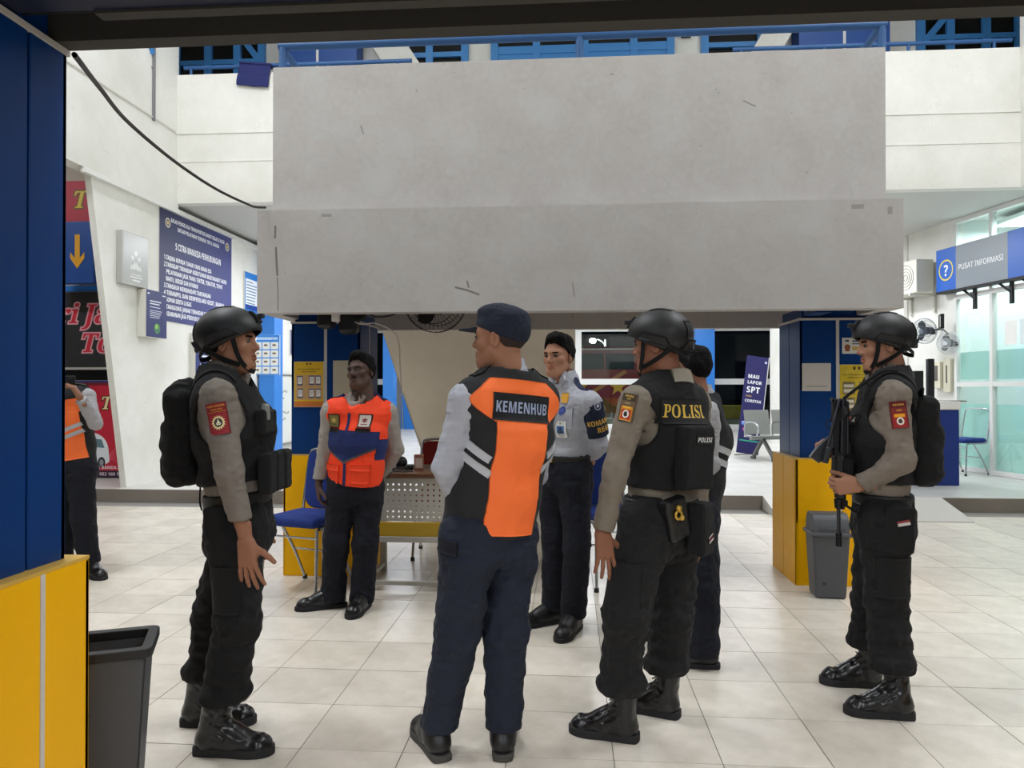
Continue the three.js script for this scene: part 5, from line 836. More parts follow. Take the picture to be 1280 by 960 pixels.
// ---- under the landing: fan and loudspeaker, the hanging cable ----
function fan(label, pos, rot, r, m, arm) {
  const t = thing('fan', label, 'fan', pos); t.rotation.set(...rot);
  const rings = []; for (const [k, z] of [[1, 0], [0.99, 0.03], [0.72, 0.075], [0.4, 0.095], [0.8, -0.05], [0.45, -0.075]]) rings.push(new THREE.TorusGeometry(r * k, 0.003, 6, 40).translate(0, 0, z));
  add(t, 'cage', merge(rings), m);
  const wires = []; for (let i = 0; i < 40; i++) { const a = i / 40 * Math.PI * 2, c = Math.cos(a), s = Math.sin(a); wires.push(tube([[c * r * 0.16, s * r * 0.16, 0.1], [c * r * 0.72, s * r * 0.72, 0.076], [c * r, s * r, 0.015], [c * r * 0.8, s * r * 0.8, -0.05], [c * r * 0.2, s * r * 0.2, -0.08]], 0.0016, 10, 4)); }
  const w = add(t, 'cage_wires', merge(wires), m); w.userData.kind = 'stuff';
  add(t, 'badge', cyl(r * 0.17, r * 0.17, 0.012, 24).rotateX(Math.PI / 2), m, [0, 0, 0.1]);
  for (let i = 0; i < 3; i++) { const s = new THREE.Shape(); s.moveTo(0.02, -0.02); s.quadraticCurveTo(r * 0.5, -r * 0.45, r * 0.85, -r * 0.2); s.quadraticCurveTo(r * 0.9, r * 0.2, r * 0.5, r * 0.25); s.lineTo(0.02, 0.03); const b = add(t, 'blade', new THREE.ExtrudeGeometry(s, { depth: 0.003, bevelEnabled: false }).rotateX(0.25), plasticBlack); b.rotation.z = i * 2.094; }
  add(t, 'motor', cyl(0.06, 0.05, 0.13, 20).rotateX(Math.PI / 2), plasticBlack, [0, 0, -0.12]);
  add(t, 'arm', merge([rod([0, 0, -0.18], arm, 0.016), cyl(0.05, 0.05, 0.02, 18).translate(...arm)]), plasticBlack); return t;
}
fan('dark wire-caged fan hanging under the stair landing', [-1.03, 2.09, -5.72], [0.12, -0.1, 0], 0.25, mat(0x26241f, 0.5, { metalness: 0.3 }), [0, 0.22, -0.32]);
{
  const t = thing('loudspeaker', 'pair of black loudspeaker horns with a white box hanging above the left column', 'loudspeaker', [-1.66, 1.93, -5.36]);
  add(t, 'bracket', rbox(0.36, 0.03, 0.1, 0.006), plasticBlack, [0, 0.14, 0]);
  add(t, 'horn', rbox(0.12, 0.2, 0.12, 0.03, 3), plasticBlack, [-0.11, 0.015, 0]); add(t, 'horn', rbox(0.14, 0.22, 0.12, 0.04, 3), plasticBlack, [0.06, -0.02, 0]); add(t, 'back_plate', rbox(0.06, 0.14, 0.1, 0.01), darkSteel, [0.14, 0.05, -0.02]);
  add(t, 'junction_box', rbox(0.06, 0.06, 0.05, 0.006), white, [-0.02, -0.01, 0.05]);
  const c = thing('cable', 'thin pale wire running from the loudspeakers down the left column', 'cable', [-1.6, 1.9, -5.33]);
  add(c, 'wire', tube([[0.0, 0.02, 0], [0.1, -0.03, 0.02], [0.2, -0.02, -0.05], [0.29, -0.1, -0.3], [0.31, -0.35, -0.33], [0.33, -0.8, -0.33]], 0.005, 40, 6), offWhite);
  const b = thing('cable', 'black wire looping from the loudspeakers to the hanging fan', 'cable', [-1.5, 1.98, -5.36]);
  add(b, 'wire', tube([[0, 0, 0], [0.1, -0.05, -0.02], [0.25, -0.02, -0.05], [0.36, 0.08, -0.1]], 0.006, 30, 6), plasticBlack);
  const k = thing('cable', 'black cable swooping from the near column to the corner of the landing', 'cable', [-1.46, 2.39, -2.11]);
  add(k, 'wire', tube([[0, 0, 0], [-0.28, 0.13, -0.55], [-0.5, 0.2, -1.09], [-0.63, 0.22, -1.73], [-0.65, 0.21, -2.23], [-0.67, 0.24, -2.73], [-0.69, 0.265, -2.9], [-0.655, 0.28, -2.975]], 0.0085, 90, 8), mat(0x3a3634, 0.7));
}
// ---- posters on the columns ----
function board(name, label, cat, w, h, tex, pos, turn, d = 0.006, m2, group) { // thin board facing +z of its own frame: print on a backing
  const t = thing(name, label, cat, pos, turn, group); add(t, 'backing', box(w, h, d), m2 ?? white, [0, 0, d / 2]); if (tex) add(t, 'print', new THREE.PlaneGeometry(w - 0.004, h - 0.004).translate(0, 0, d + 0.0012), printed(tex, 0.5)); return t;
}
const guideTex = canvasTex(256, 380, (x, w, h) => {
  x.fillStyle = '#d8b01e'; x.fillRect(0, 0, w, h); x.fillStyle = '#2a2512'; x.font = 'bold 14px sans-serif'; x.textAlign = 'center'; x.fillRect(106, 10, 14, 14); x.fillRect(136, 10, 14, 14);
  x.fillText('TATA CARA PEMESANAN TIKET', w / 2, 68, 220); x.fillText('MELALUI APLIKASI', w / 2, 88, 180); x.fillStyle = '#c39c6a'; x.fillRect(14, 110, 228, 210);
  for (const [a, b] of [[26, 120], [130, 116], [186, 116], [30, 226], [128, 226], [188, 226]]) { x.fillStyle = '#3b4a70'; x.fillRect(a, b, 48, 80); x.fillStyle = '#e6e2da'; x.fillRect(a + 5, b + 10, 38, 58); x.fillStyle = '#9aa0ac'; x.fillRect(a + 10, b + 20, 28, 5); x.fillRect(a + 10, b + 32, 28, 5); x.fillRect(a + 10, b + 44, 20, 5); }
  x.fillStyle = '#c8742a'; x.fillRect(0, 334, w, 46);
});
const guideTex2 = canvasTex(256, 470, (x, w, h) => {
  x.fillStyle = '#cdb11f'; x.fillRect(0, 0, w, h); const g = ['#b9a02a', '#d9c650']; for (let i = 0; i < 9; i++) { x.fillStyle = g[i % 2]; x.globalAlpha = 0.35; x.beginPath(); x.arc(40 + i * 26, 40 + (i % 3) * 22, 30, 0, 7); x.fill(); } x.globalAlpha = 1;
  x.fillStyle = '#5a4514'; x.fillRect(100, 14, 20, 24); x.fillRect(136, 14, 20, 24); x.font = 'bold 15px sans-serif'; x.textAlign = 'center'; x.fillText('CARA PENGGUNAAN APLIKASI', w / 2, 82, 230); x.fillText('PEMESANAN TIKET', w / 2, 104, 170);
  for (const [a, b] of [[20, 130], [142, 130], [20, 250], [142, 250]]) { x.fillStyle = '#8d7c4e'; x.fillRect(a, b, 96, 100); x.fillStyle = '#dcd6c6'; x.fillRect(a + 10, b + 22, 76, 22); x.fillRect(a + 10, b + 58, 76, 26); x.fillStyle = '#4b4434'; x.fillRect(a + 10, b + 8, 60, 6); }
  x.fillStyle = '#c8742a'; x.fillRect(0, 400, w, 70);
});
board('poster', 'yellow poster of phone screens on the left column', 'poster', 0.23, 0.345, guideTex, [-1.972, 1.44, -5.568], 0);
board('panel', 'blank cream panel on the left column behind the orange vest', 'panel', 0.19, 0.37, null, [-1.69, 1.435, -5.568], 0, 0.006, mat(0xb5b09c, 0.7));
board('notice', 'blank pale notice board on the right column', 'notice', 0.2, 0.2, canvasTex(128, 128, (x) => { x.fillStyle = '#c9c4be'; x.fillRect(0, 0, 128, 128); x.fillStyle = '#7c6a52'; x.fillRect(16, 106, 96, 3); }), [1.77, 1.49, -5.568], 0);
board('poster', 'yellow poster with phone pictures on the right column behind the rifle officer', 'poster', 0.24, 0.44, guideTex2, [2.05, 1.36, -5.568], 0);
board('sticker', 'small white sticker above the yellow poster on the right column', 'sticker', 0.17, 0.115, canvasTex(128, 88, (x) => { x.fillStyle = '#d6d3cc'; x.fillRect(0, 0, 128, 88); x.fillStyle = '#8c4a26'; x.beginPath(); x.arc(26, 52, 16, 0, 7); x.fill(); x.fillRect(14, 58, 24, 18); x.fillStyle = '#3c4652'; x.fillRect(14, 10, 20, 12); x.fillRect(52, 14, 66, 8); x.fillRect(52, 30, 52, 6); x.fillStyle = '#c5a250'; x.fillRect(52, 50, 40, 20); }), [2.035, 1.715, -5.568], 0);

// ---- left wall: boards and signs (face +x) ----
const onLeft = Math.PI / 2;
board('banner', 'large navy poster of five numbered rules on the left wall', 'poster', 2.2, 1.6, canvasTex(1100, 800, (x, w, h) => {
  const g = x.createLinearGradient(0, 0, w, h); g.addColorStop(0, '#2b2f4e'); g.addColorStop(0.5, '#333a78'); g.addColorStop(1, '#3a3f8c'); x.fillStyle = g; x.fillRect(0, 0, w, h);
  x.fillStyle = '#fff'; x.textAlign = 'center'; x.font = 'bold 40px sans-serif'; x.fillText('BALAI PENGELOLA TRANSPORTASI DARAT KELAS II ACEH', 560, 96, 820); x.fillText('SATUAN PELAYANAN TERMINAL TIPE A LANGSA', 560, 146, 640);
  x.font = 'bold 66px sans-serif'; x.fillText('5 CITRA MANUSIA PERHUBUNGAN', 560, 280, 700);
  x.textAlign = 'left'; x.font = 'bold 44px sans-serif';
  ['1.TAQWA KEPADA TUHAN YANG MAHA ESA', '2.TANGGAP TERHADAP KEBUTUHAN MASYARAKAT AKAN', '   PELAYANAN JASA YANG TERTIB, TERATUR, TEPAT', '   WAKTU, BERSIH DAN NYAMAN', '3.TANGGUH MENGHADAPI TANTANGAN', '4.TERAMPIL DAN BERPERILAKU GESIT, RAMAH,', '   SOPAN SERTA LUGAS', '5.TANGGUNG JAWAB TERHADAP KESELAMATAN DAN', '   KEAMANAN JASA PERHUBUNGAN'].forEach((l, i) => x.fillText(l, 60, 370 + i * 49, [690, 950, 880, 480, 680, 920, 380, 920, 580][i]));
  for (const cx of [110, 1020]) { x.fillStyle = '#d8d2bc'; x.beginPath(); x.arc(cx, 110, 34, 0, 7); x.fill(); x.fillStyle = '#39406f'; x.beginPath(); x.arc(cx, 110, 24, 0, 7); x.fill(); star(x, cx, 110, 8, 20, 10, '#d8c070'); }
}), [-5.595, 3.15, -10.95], onLeft);
{
  const t = thing('picture', 'silver framed picture of a standing group on the left wall', 'picture', [-5.6, 3.05, -9.18], onLeft);
  add(t, 'frame', rbox(0.58, 0.66, 0.08, 0.008), mat(0xb9b9b4, 0.4, { metalness: 0.3 }), [0, 0, 0.04]);
  add(t, 'print', new THREE.PlaneGeometry(0.54, 0.62).translate(0, 0, 0.082), printed(canvasTex(256, 300, (x) => { x.fillStyle = '#aeb0ac'; x.fillRect(0, 0, 256, 300); const f = (cx, cy, s) => { x.fillStyle = '#d5d6d2'; x.beginPath(); x.arc(cx, cy, 14 * s, 0, 7); x.fill(); x.beginPath(); x.moveTo(cx - 26 * s, cy + 80 * s); x.quadraticCurveTo(cx, cy, cx + 26 * s, cy + 80 * s); x.fill(); x.fillStyle = '#8b8d88'; x.fillRect(cx - 3, cy + 30 * s, 6, 26 * s); }; f(95, 140, 0.9); f(165, 140, 0.9); f(130, 110, 1.2); x.fillStyle = '#e4e4e0'; x.fillRect(80, 240, 110, 4); x.fillRect(70, 254, 130, 6); x.fillRect(96, 272, 80, 10); }), 0.3));
  const b = thing('sign', 'projecting navy notice box with a green emblem on the left wall', 'sign', [-5.6, 2.4, -9.6], onLeft);
  add(b, 'box', rbox(0.5, 0.62, 0.12, 0.006), offWhite, [0, 0, 0.06]);
  add(b, 'print', new THREE.PlaneGeometry(0.495, 0.615).translate(0, 0, 0.122), printed(canvasTex(256, 320, (x) => { x.fillStyle = '#27306b'; x.fillRect(0, 0, 256, 320); x.fillStyle = '#e6e8f2'; x.fillRect(16, 20, 24, 10); x.fillRect(200, 20, 40, 8); x.fillRect(44, 70, 140, 8); x.fillRect(44, 88, 120, 8); x.fillRect(44, 112, 130, 5); for (let i = 0; i < 5; i++) x.fillRect(44, 136 + i * 12, 150 - i * 8, 4); x.fillStyle = '#4f8a3f'; x.beginPath(); x.arc(136, 258, 36, 0, 7); x.fill(); x.fillStyle = '#8fbf5c'; x.beginPath(); x.arc(126, 246, 18, 0, 7); x.fill(); x.fillStyle = '#2f6f7a'; x.fillRect(120, 262, 40, 14); }), 0.4));
  const s = thing('sign', 'navy and white notice behind the left officer\'s helmet', 'sign', [-5.6, 1.88, -10.95], onLeft);
  add(s, 'box', rbox(0.46, 0.72, 0.08, 0.006), offWhite, [0, 0, 0.04]);
  add(s, 'print', new THREE.PlaneGeometry(0.45, 0.71).translate(0, 0, 0.082), printed(canvasTex(128, 200, (x) => { x.fillStyle = '#2b3675'; x.fillRect(0, 0, 128, 200); x.fillStyle = '#e8ecf6'; x.fillRect(0, 0, 128, 60); x.fillStyle = '#2b3675'; x.beginPath(); x.arc(30, 80, 40, 0, 7); x.fill(); x.fillStyle = '#e8ecf6'; for (let i = 0; i < 5; i++) x.fillRect(40, 90 + i * 18, 70, 7); }), 0.5));
}
board('notice', 'white notice with a blue header above the left officer\'s helmet', 'notice', 0.56, 0.72, canvasTex(128, 164, (x) => { x.fillStyle = '#2f7fcf'; x.fillRect(0, 0, 128, 164); x.fillStyle = '#eef2f6'; x.fillRect(8, 26, 112, 116); x.fillStyle = '#5f738f'; for (let i = 0; i < 8; i++) x.fillRect(16, 36 + i * 12, 60 + ((i * 37) % 40), 4); x.fillStyle = '#21418f'; x.fillRect(8, 128, 112, 20); }), [-5.6, 3.08, -12.8], onLeft, 0.03);
board('timetable', 'blue and white grid board beside the bright blue pillar', 'board', 0.5, 0.72, canvasTex(128, 180, (x) => { x.fillStyle = '#2b86dc'; x.fillRect(0, 0, 128, 180); x.fillStyle = '#fff'; x.font = 'bold 16px sans-serif'; x.textAlign = 'center'; x.fillText('KEBERANGKATAN', 64, 22, 110); for (let j = 0; j < 4; j++) for (let i = 0; i < 3; i++) { x.fillStyle = '#e6e6e2'; x.fillRect(6 + i * 40, 32 + j * 37, 36, 32); x.fillStyle = '#6b5a48'; x.fillRect(14 + i * 40, 42 + j * 37, 16, 8); } }), [-5.42, 2.02, -13.095], 0, 0.02);
{
  const t = thing('whiteboard', 'whiteboard with handwritten lines against the left wall by the column', 'whiteboard', [-5.6, 0.16, -14.3], onLeft);
  add(t, 'panel', rbox(1.5, 1.3, 0.03, 0.006), offWhite, [0, 0.85, 0.05]);
  add(t, 'writing', new THREE.PlaneGeometry(1.44, 1.24).translate(0, 0.85, 0.067), printed(canvasTex(256, 220, (x) => { x.fillStyle = '#e2e5e0'; x.fillRect(0, 0, 256, 220); x.strokeStyle = '#4d5560'; x.lineWidth = 2.5; for (let j = 0; j < 8; j++) { x.beginPath(); let a = 24; x.moveTo(a, 24 + j * 24); const n = 3 + (j * 5) % 7; for (let k = 0; k < n * 3; k++) { a += 5; x.lineTo(a, 24 + j * 24 + (hash(j, k, 3) - 0.5) * 11); } x.stroke(); } }), 0.4));
  add(t, 'tray', rbox(1.4, 0.03, 0.08, 0.006), steel, [0, 0.19, 0.08]);
  add(t, 'top_rail', rbox(1.5, 0.04, 0.04, 0.006), steel, [0, 1.52, 0.05]);
  const n = board('notice', 'dark blue framed notice on the left wall beside the column top', 'notice', 0.5, 0.5, canvasTex(64, 64, (x) => { x.fillStyle = '#27346a'; x.fillRect(0, 0, 64, 64); x.fillStyle = '#cfd6e6'; x.fillRect(30, 14, 28, 6); x.fillRect(30, 34, 24, 6); }), [-5.6, 2.35, -14.9], onLeft, 0.03); void n;
}
// ---- shop front banners on the far left ----
const script = (t, w, h, bg, fg, edge, f) => canvasTex(w, h, (x) => { x.fillStyle = bg; x.fillRect(0, 0, w, h); f(x, w, h, (s, a, b, size) => { x.font = `italic bold ${size}px serif`; x.textAlign = 'right'; x.lineWidth = size / 9; x.strokeStyle = edge; x.strokeText(s, a, b); x.fillStyle = fg; x.fillText(s, a, b); }); });
board('banner', 'red banner with gold script above the shop front', 'banner', 2.9, 0.72, script('', 725, 180, '#c9283c', '#f0d23c', '#7a5a14', (x, w, h, put) => { put('Jaya Tour', 618, 96, 84); x.fillStyle = '#f4f0ea'; x.font = 'bold 20px sans-serif'; x.fillText('AGEN RESMI', 600, 150); }), [-7.2, 3.98, -10.095], 0, 0.03);
board('banner', 'black banner with red script under the arrow sign', 'banner', 2.9, 1.06, script('', 725, 265, '#2b2b2c', '#d3273c', '#e8a7ae', (x, w, h, put) => { put('Putri Jaya', 664, 110, 92); put('Tour', 676, 212, 92); }), [-7.2, 2.24, -10.055], 0, 0.03);
board('banner', 'red poster of a white van at the foot of the shop front', 'banner', 2.9, 1.36, script('', 1080, 506, '#c41f37', '#f0d9a0', '#3c2410', (x, w, h, put) => {
  x.fillStyle = '#7c1522'; x.fillRect(0, 0, w, 26); x.fillStyle = '#2c2f6e'; x.fillRect(0, 0, w, 12); x.strokeStyle = 'rgba(230,120,130,0.35)'; x.lineWidth = 6; for (let i = 0; i < 9; i++) { x.beginPath(); x.moveTo(820, 400); x.lineTo(1080, 120 + i * 50); x.stroke(); }
  put('Jaya Tour', 1004, 150, 92); put('an', 730, 262, 60); x.save(); x.translate(-140, -20);
  x.fillStyle = '#e9edf0'; x.beginPath(); x.moveTo(560, 330); x.quadraticCurveTo(600, 290, 690, 288); x.lineTo(900, 296); x.quadraticCurveTo(960, 316, 968, 380); x.lineTo(974, 440); x.quadraticCurveTo(960, 462, 900, 466); x.lineTo(560, 480); x.fill(); x.fillStyle = '#5f7f88'; x.beginPath(); x.moveTo(770, 312); x.lineTo(930, 328); x.lineTo(946, 372); x.lineTo(792, 362); x.fill(); x.fillStyle = '#1d1d1f'; x.beginPath(); x.ellipse(930, 448, 20, 28, 0, 0, 7); x.fill(); x.fillStyle = '#9a9da2'; x.beginPath(); x.ellipse(930, 448, 11, 17, 0, 0, 7); x.fill();
  x.restore(); x.fillStyle = '#f2e3e4'; x.textAlign = 'right'; x.font = 'bold 24px sans-serif'; x.fillText('MELAYANI TRAYEK BANDA ACEH', 940, 462); x.fillStyle = '#2a1230'; x.fillRect(0, 470, w, 36); x.fillStyle = '#e9dada'; x.fillText('LANGSA HP 082 160 11 44', 930, 496);
}), [-7.2, 0.85, -10.08], 0, 0.03);
{
  const t = thing('sign', 'blue box sign with a yellow downward arrow', 'sign', [-6.78, 2.84, -9.75], 0);
  add(t, 'box', rbox(0.72, 0.84, 0.12, 0.01), mat(0x1c4c97, 0.4), [0, 0.42, 0]);
  const s = new THREE.Shape(); s.moveTo(-0.035, 0.66); s.lineTo(0.035, 0.66); s.lineTo(0.035, 0.34); s.lineTo(0.1, 0.42); s.lineTo(0.1, 0.34); s.lineTo(0, 0.2); s.lineTo(-0.1, 0.34); s.lineTo(-0.1, 0.42); s.lineTo(-0.035, 0.34); s.closePath(); add(t, 'arrow', new THREE.ExtrudeGeometry(s, { depth: 0.004, bevelEnabled: false }), mat(0xe9a81c, 0.5), [0.13, 0, 0.061]);
  for (const x of [-0.25, 0.25]) add(t, 'bracket', box(0.04, 0.04, 0.3), steel, [x, 0.7, -0.2]);
  struct('trim_7', slab(-13.8, 1.68, -10.1, -5.74, 1.74, -10.06), white); struct('trim_8', slab(-13.8, 2.78, -10.1, -5.74, 2.86, -10.06), brightBlue);
  struct('window_2', slab(-13.8, 1.48, -10.1, -5.74, 1.68, -10.085), darkGlass);
}
// ---- right side: information sign, counter, wall things ----
function onRight(name, label, cat, x, y, z = 0, turn = 0) { RW.updateMatrixWorld(); const p = RW.localToWorld(V(x, y, z)); return thing(name, label, cat, p.toArray(), RW.rotation.y + Math.PI + turn); }
{
  const t = onRight('sign', 'grey and blue information sign lettered PUSAT INFORMASI above the glazed office', 'sign', -0.78, 3.26, -0.02);
  add(t, 'box', rbox(2.0, 0.66, 0.14, 0.008), mat(0x8f979e, 0.45), [0, 0, 0.07]);
  add(t, 'face', new THREE.PlaneGeometry(1.99, 0.65).translate(0, 0, 0.142), printed(canvasTex(1024, 334, (x, w, h) => { x.fillStyle = '#8b949c'; x.fillRect(0, 0, w, h); x.fillStyle = '#2563c4'; x.fillRect(0, 0, 230, h); x.fillRect(766, 0, 258, h); x.lineWidth = 12; x.strokeStyle = '#f0d64a'; x.beginPath(); x.arc(115, 172, 78, 0, 7); x.stroke(); x.fillStyle = '#fff'; x.textAlign = 'center'; x.textBaseline = 'middle'; x.font = 'bold 120px sans-serif'; x.fillText('?', 115, 176); x.font = '58px sans-serif'; x.fillText('PUSAT INFORMASI', 492, 172, 470); }), 0.4));
  add(t, 'base_rail', box(2.0, 0.03, 0.15), black, [0, -0.345, 0.07]);
  for (const x of [-0.3, 0.42, 0.85]) add(t, 'bracket', merge([box(0.05, 0.32, 0.04).translate(x, -0.5, 0.02), bar([x - 0.18, -0.36, 0.06], [x, -0.5, 0.03], 0.03, 0.03)]), black);
  const d = thing('counter', 'blue reception counter with a white top in front of the office', 'counter', [4.5, 0.16, -10.45]);
  add(d, 'body', rbox(1.0, 0.98, 0.7, 0.008), mat(0x14307a, 0.5), [0, 0.49, 0]); add(d, 'countertop', rbox(1.02, 0.11, 0.74, 0.01), mat(0xeae6e2, 0.4), [0, 1.035, 0]); add(d, 'ledge', rbox(0.2, 0.02, 0.5, 0.005), steel, [0.5, 1.09, 0.1]);
  const m = thing('loudspeaker', 'tall slim black speaker standing on the counter', 'loudspeaker', [4.78, 1.25, -10.4]); add(m, 'case', rbox(0.08, 0.56, 0.08, 0.01), plasticBlack, [0, 0.28, 0]); add(m, 'grille', box(0.06, 0.48, 0.004), darkSteel, [0, 0.28, 0.042]);
  const n = thing('loudspeaker', 'shorter black speaker standing on the counter nearer the backpack', 'loudspeaker', [4.62, 1.25, -10.4]); add(n, 'case', rbox(0.12, 0.4, 0.08, 0.01), plasticBlack, [0, 0.2, 0]); add(n, 'grille', box(0.1, 0.34, 0.004), darkSteel, [0, 0.2, 0.042]);
  const a = onRight('air_conditioner', 'white outdoor air conditioner unit on a wall bracket', 'air conditioner', 0.75, 2.93, 0);
  const cream = mat(0xdedccf, 0.55);
  add(a, 'casing', rbox(0.78, 0.54, 0.3, 0.02, 3), cream, [0, 0.29, 0.25]); add(a, 'end_cover', rbox(0.02, 0.3, 0.2, 0.006), white, [-0.4, 0.33, 0.25]); add(a, 'label', box(0.004, 0.1, 0.1), mat(0xcfd8d6, 0.5), [-0.412, 0.36, 0.22]);
  add(a, 'fan_grille', merge([0.05, 0.1, 0.15, 0.2].map((r) => new THREE.TorusGeometry(r, 0.004, 6, 28).translate(0.12, 0.29, 0.405))), mat(0x8f8f88, 0.5));
  for (const x of [-0.3, 0.3]) add(a, 'bracket', merge([box(0.04, 0.04, 0.46).translate(x, 0, 0.23), box(0.04, 0.3, 0.04).translate(x, -0.14, 0.02)]), offWhite);
  add(a, 'pipe', merge([tube([[-0.4, 0.2, 0.12], [-0.47, 0.3, 0.14], [-0.46, 0.52, 0.1], [-0.42, 0.6, 0.03], [-0.5, 0.5, 0.01]], 0.022, 30, 8), tube([[-0.4, 0.12, 0.12], [-0.5, 0.08, 0.1], [-0.55, 0.2, 0.04], [-0.6, 0.1, 0.01]], 0.018, 24, 8)]), cream);
  fan('white-caged wall fan with a black motor beside the floodlight', [5.62, 2.33, -12.4], [0.2, -0.95, 0.1], 0.2, mat(0x6d7a86, 0.5, { metalness: 0.3 }), [0.2, 0.02, -0.36]);
  fan('pale wall fan below the floodlight', [5.86, 2.12, -12.15], [0.1, -0.9, 0], 0.17, mat(0xd8dde0, 0.5), [0.02, -0.05, -0.2]);
  const fl = onRight('floodlight', 'square floodlight with a black frame on the white wall', 'floodlight', -0.12, 2.45, -0.02, -0.5); fl.position.x -= 0.16;
  add(fl, 'frame', merge([box(0.24, 0.02, 0.05).translate(0, 0.1, 0.1), box(0.24, 0.02, 0.05).translate(0, -0.1, 0.1), box(0.02, 0.22, 0.05).translate(-0.11, 0, 0.1), box(0.02, 0.22, 0.05).translate(0.11, 0, 0.1)]), plasticBlack); add(fl, 'glass', box(0.2, 0.18, 0.02), mat(0xe8eae8, 0.3), [0, 0, 0.1]); add(fl, 'arm', rod([0, -0.1, 0.1], [0, -0.2, 0.0], 0.014), steel);
  const e = onRight('meter_box', 'beige electricity meter box on the white wall', 'meter box', 0.32, 1.42, 0); add(e, 'case', rbox(0.24, 0.42, 0.12, 0.01), mat(0xd8d3bd, 0.6), [0, 0.21, 0.06]); add(e, 'window', box(0.14, 0.24, 0.004), mat(0x6b6660, 0.3), [0, 0.24, 0.122]);
  const e2 = onRight('switch_panel', 'narrow beige switch panel beside the meter box', 'switch panel', 0.1, 1.36, 0); add(e2, 'case', rbox(0.16, 0.52, 0.08, 0.008), mat(0xcfcab4, 0.6), [0, 0.26, 0.04]); add(e2, 'marking', box(0.03, 0.28, 0.003), mat(0x4a4a44, 0.6), [0, 0.28, 0.081]);
}
// ---- tax banner on its stand and the waiting bench, further back ----
{
  const t = thing('banner_stand', 'leaning navy banner stand lettered MAU LAPOR SPT', 'banner', [3.33, 0.16, -14.5]); const b = new THREE.Group(); b.name = 'banner'; b.rotation.set(-0.06, 0.1, -0.13); t.add(b);
  add(b, 'cloth', box(0.42, 1.86, 0.006).translate(0, 0.96, 0), mat(0x2b2a63, 0.7));
  add(b, 'print', new THREE.PlaneGeometry(0.418, 1.855).translate(0, 0.96, 0.0045), printed(canvasTex(256, 1136, (x, w, h) => { x.fillStyle = '#2c2a62'; x.fillRect(0, 0, w, h); x.fillStyle = '#fff'; x.font = 'bold 60px sans-serif'; x.textAlign = 'left'; x.fillText('MAU', 36, 260); x.font = 'bold 54px sans-serif'; x.fillText('LAPOR', 36, 326, 196); x.font = 'bold 96px sans-serif'; x.fillText('SPT', 34, 428, 200); x.font = 'bold 26px sans-serif'; x.fillStyle = '#e0b64a'; x.fillText('Pakai', 36, 478); x.fillStyle = '#fff'; x.font = 'bold 44px sans-serif'; x.fillText('CORETAX', 30, 540, 206); const dots = [[60, 660, '#e0647a'], [190, 700, '#f0c04a'], [40, 790, '#6f8fe0'], [180, 850, '#e89a3a'], [60, 860, '#c05a9a']]; x.strokeStyle = '#8d8fd0'; x.lineWidth = 5; x.beginPath(); dots.forEach((d) => x.lineTo(d[0], d[1])); x.stroke(); for (const [a, c, k] of dots) { x.fillStyle = k; x.beginPath(); x.arc(a, c, 20, 0, 7); x.fill(); } x.fillStyle = '#fff'; x.font = 'bold 22px sans-serif'; x.fillText('Lebih Mudah, Lebih Cepat', 26, 780, 200); x.fillRect(70, 920, 90, 10); x.fillRect(70, 938, 110, 8); x.fillStyle = '#3fae8c'; x.fillRect(20, 980, 220, 16); x.fillStyle = '#d8d8ea'; x.beginPath(); x.arc(228, 60, 14, 0, 7); x.fill(); })));
  add(b, 'edge_pole', rod([0.222, 0, -0.02], [0.222, 1.9, -0.02], 0.012), white);
  add(t, 'stand', merge([rod([-0.25, 0.02, 0.12], [0.1, 0.02, -0.1], 0.012), rod([0.15, 0.02, 0.12], [0.1, 0.02, -0.1], 0.012), rod([0.1, 0.02, -0.1], [0.25, 1.6, -0.14], 0.01)]), steel);
  const s = thing('waiting_bench', 'perforated steel waiting bench partly behind the right column', 'bench', [3.95, 0.16, -13.7], 0.35);
  for (const x of [-0.56, 0, 0.56]) { const g = thing; void g; add(s, 'seat', rbox(0.5, 0.02, 0.46, 0.008).rotateX(-0.06), steel, [x, 0.42, 0]); add(s, 'backrest', rbox(0.5, 0.44, 0.02, 0.008).rotateX(-0.2), steel, [x, 0.66, -0.25]); }
  for (const x of [-0.84, -0.28, 0.28, 0.84]) add(s, 'armrest', tube([[x, 0.42, -0.2], [x, 0.64, -0.18], [x, 0.66, 0.1], [x, 0.58, 0.2], [x, 0.44, 0.16]], 0.016, 30, 8), chrome);
  for (const x of [-0.6, 0.6]) add(s, 'leg', merge([bar([x, 0.38, -0.02], [x, 0.05, 0.3], 0.05, 0.05), bar([x, 0.38, -0.02], [x, 0.05, -0.3], 0.05, 0.05), box(0.07, 0.05, 0.08).translate(x, 0.025, 0.31), box(0.07, 0.05, 0.08).translate(x, 0.025, -0.31)]), mat(0x6a6a68, 0.4, { metalness: 0.6 }));
  add(s, 'beam', rbox(1.7, 0.05, 0.06, 0.006), steel, [0, 0.385, -0.02]);
}
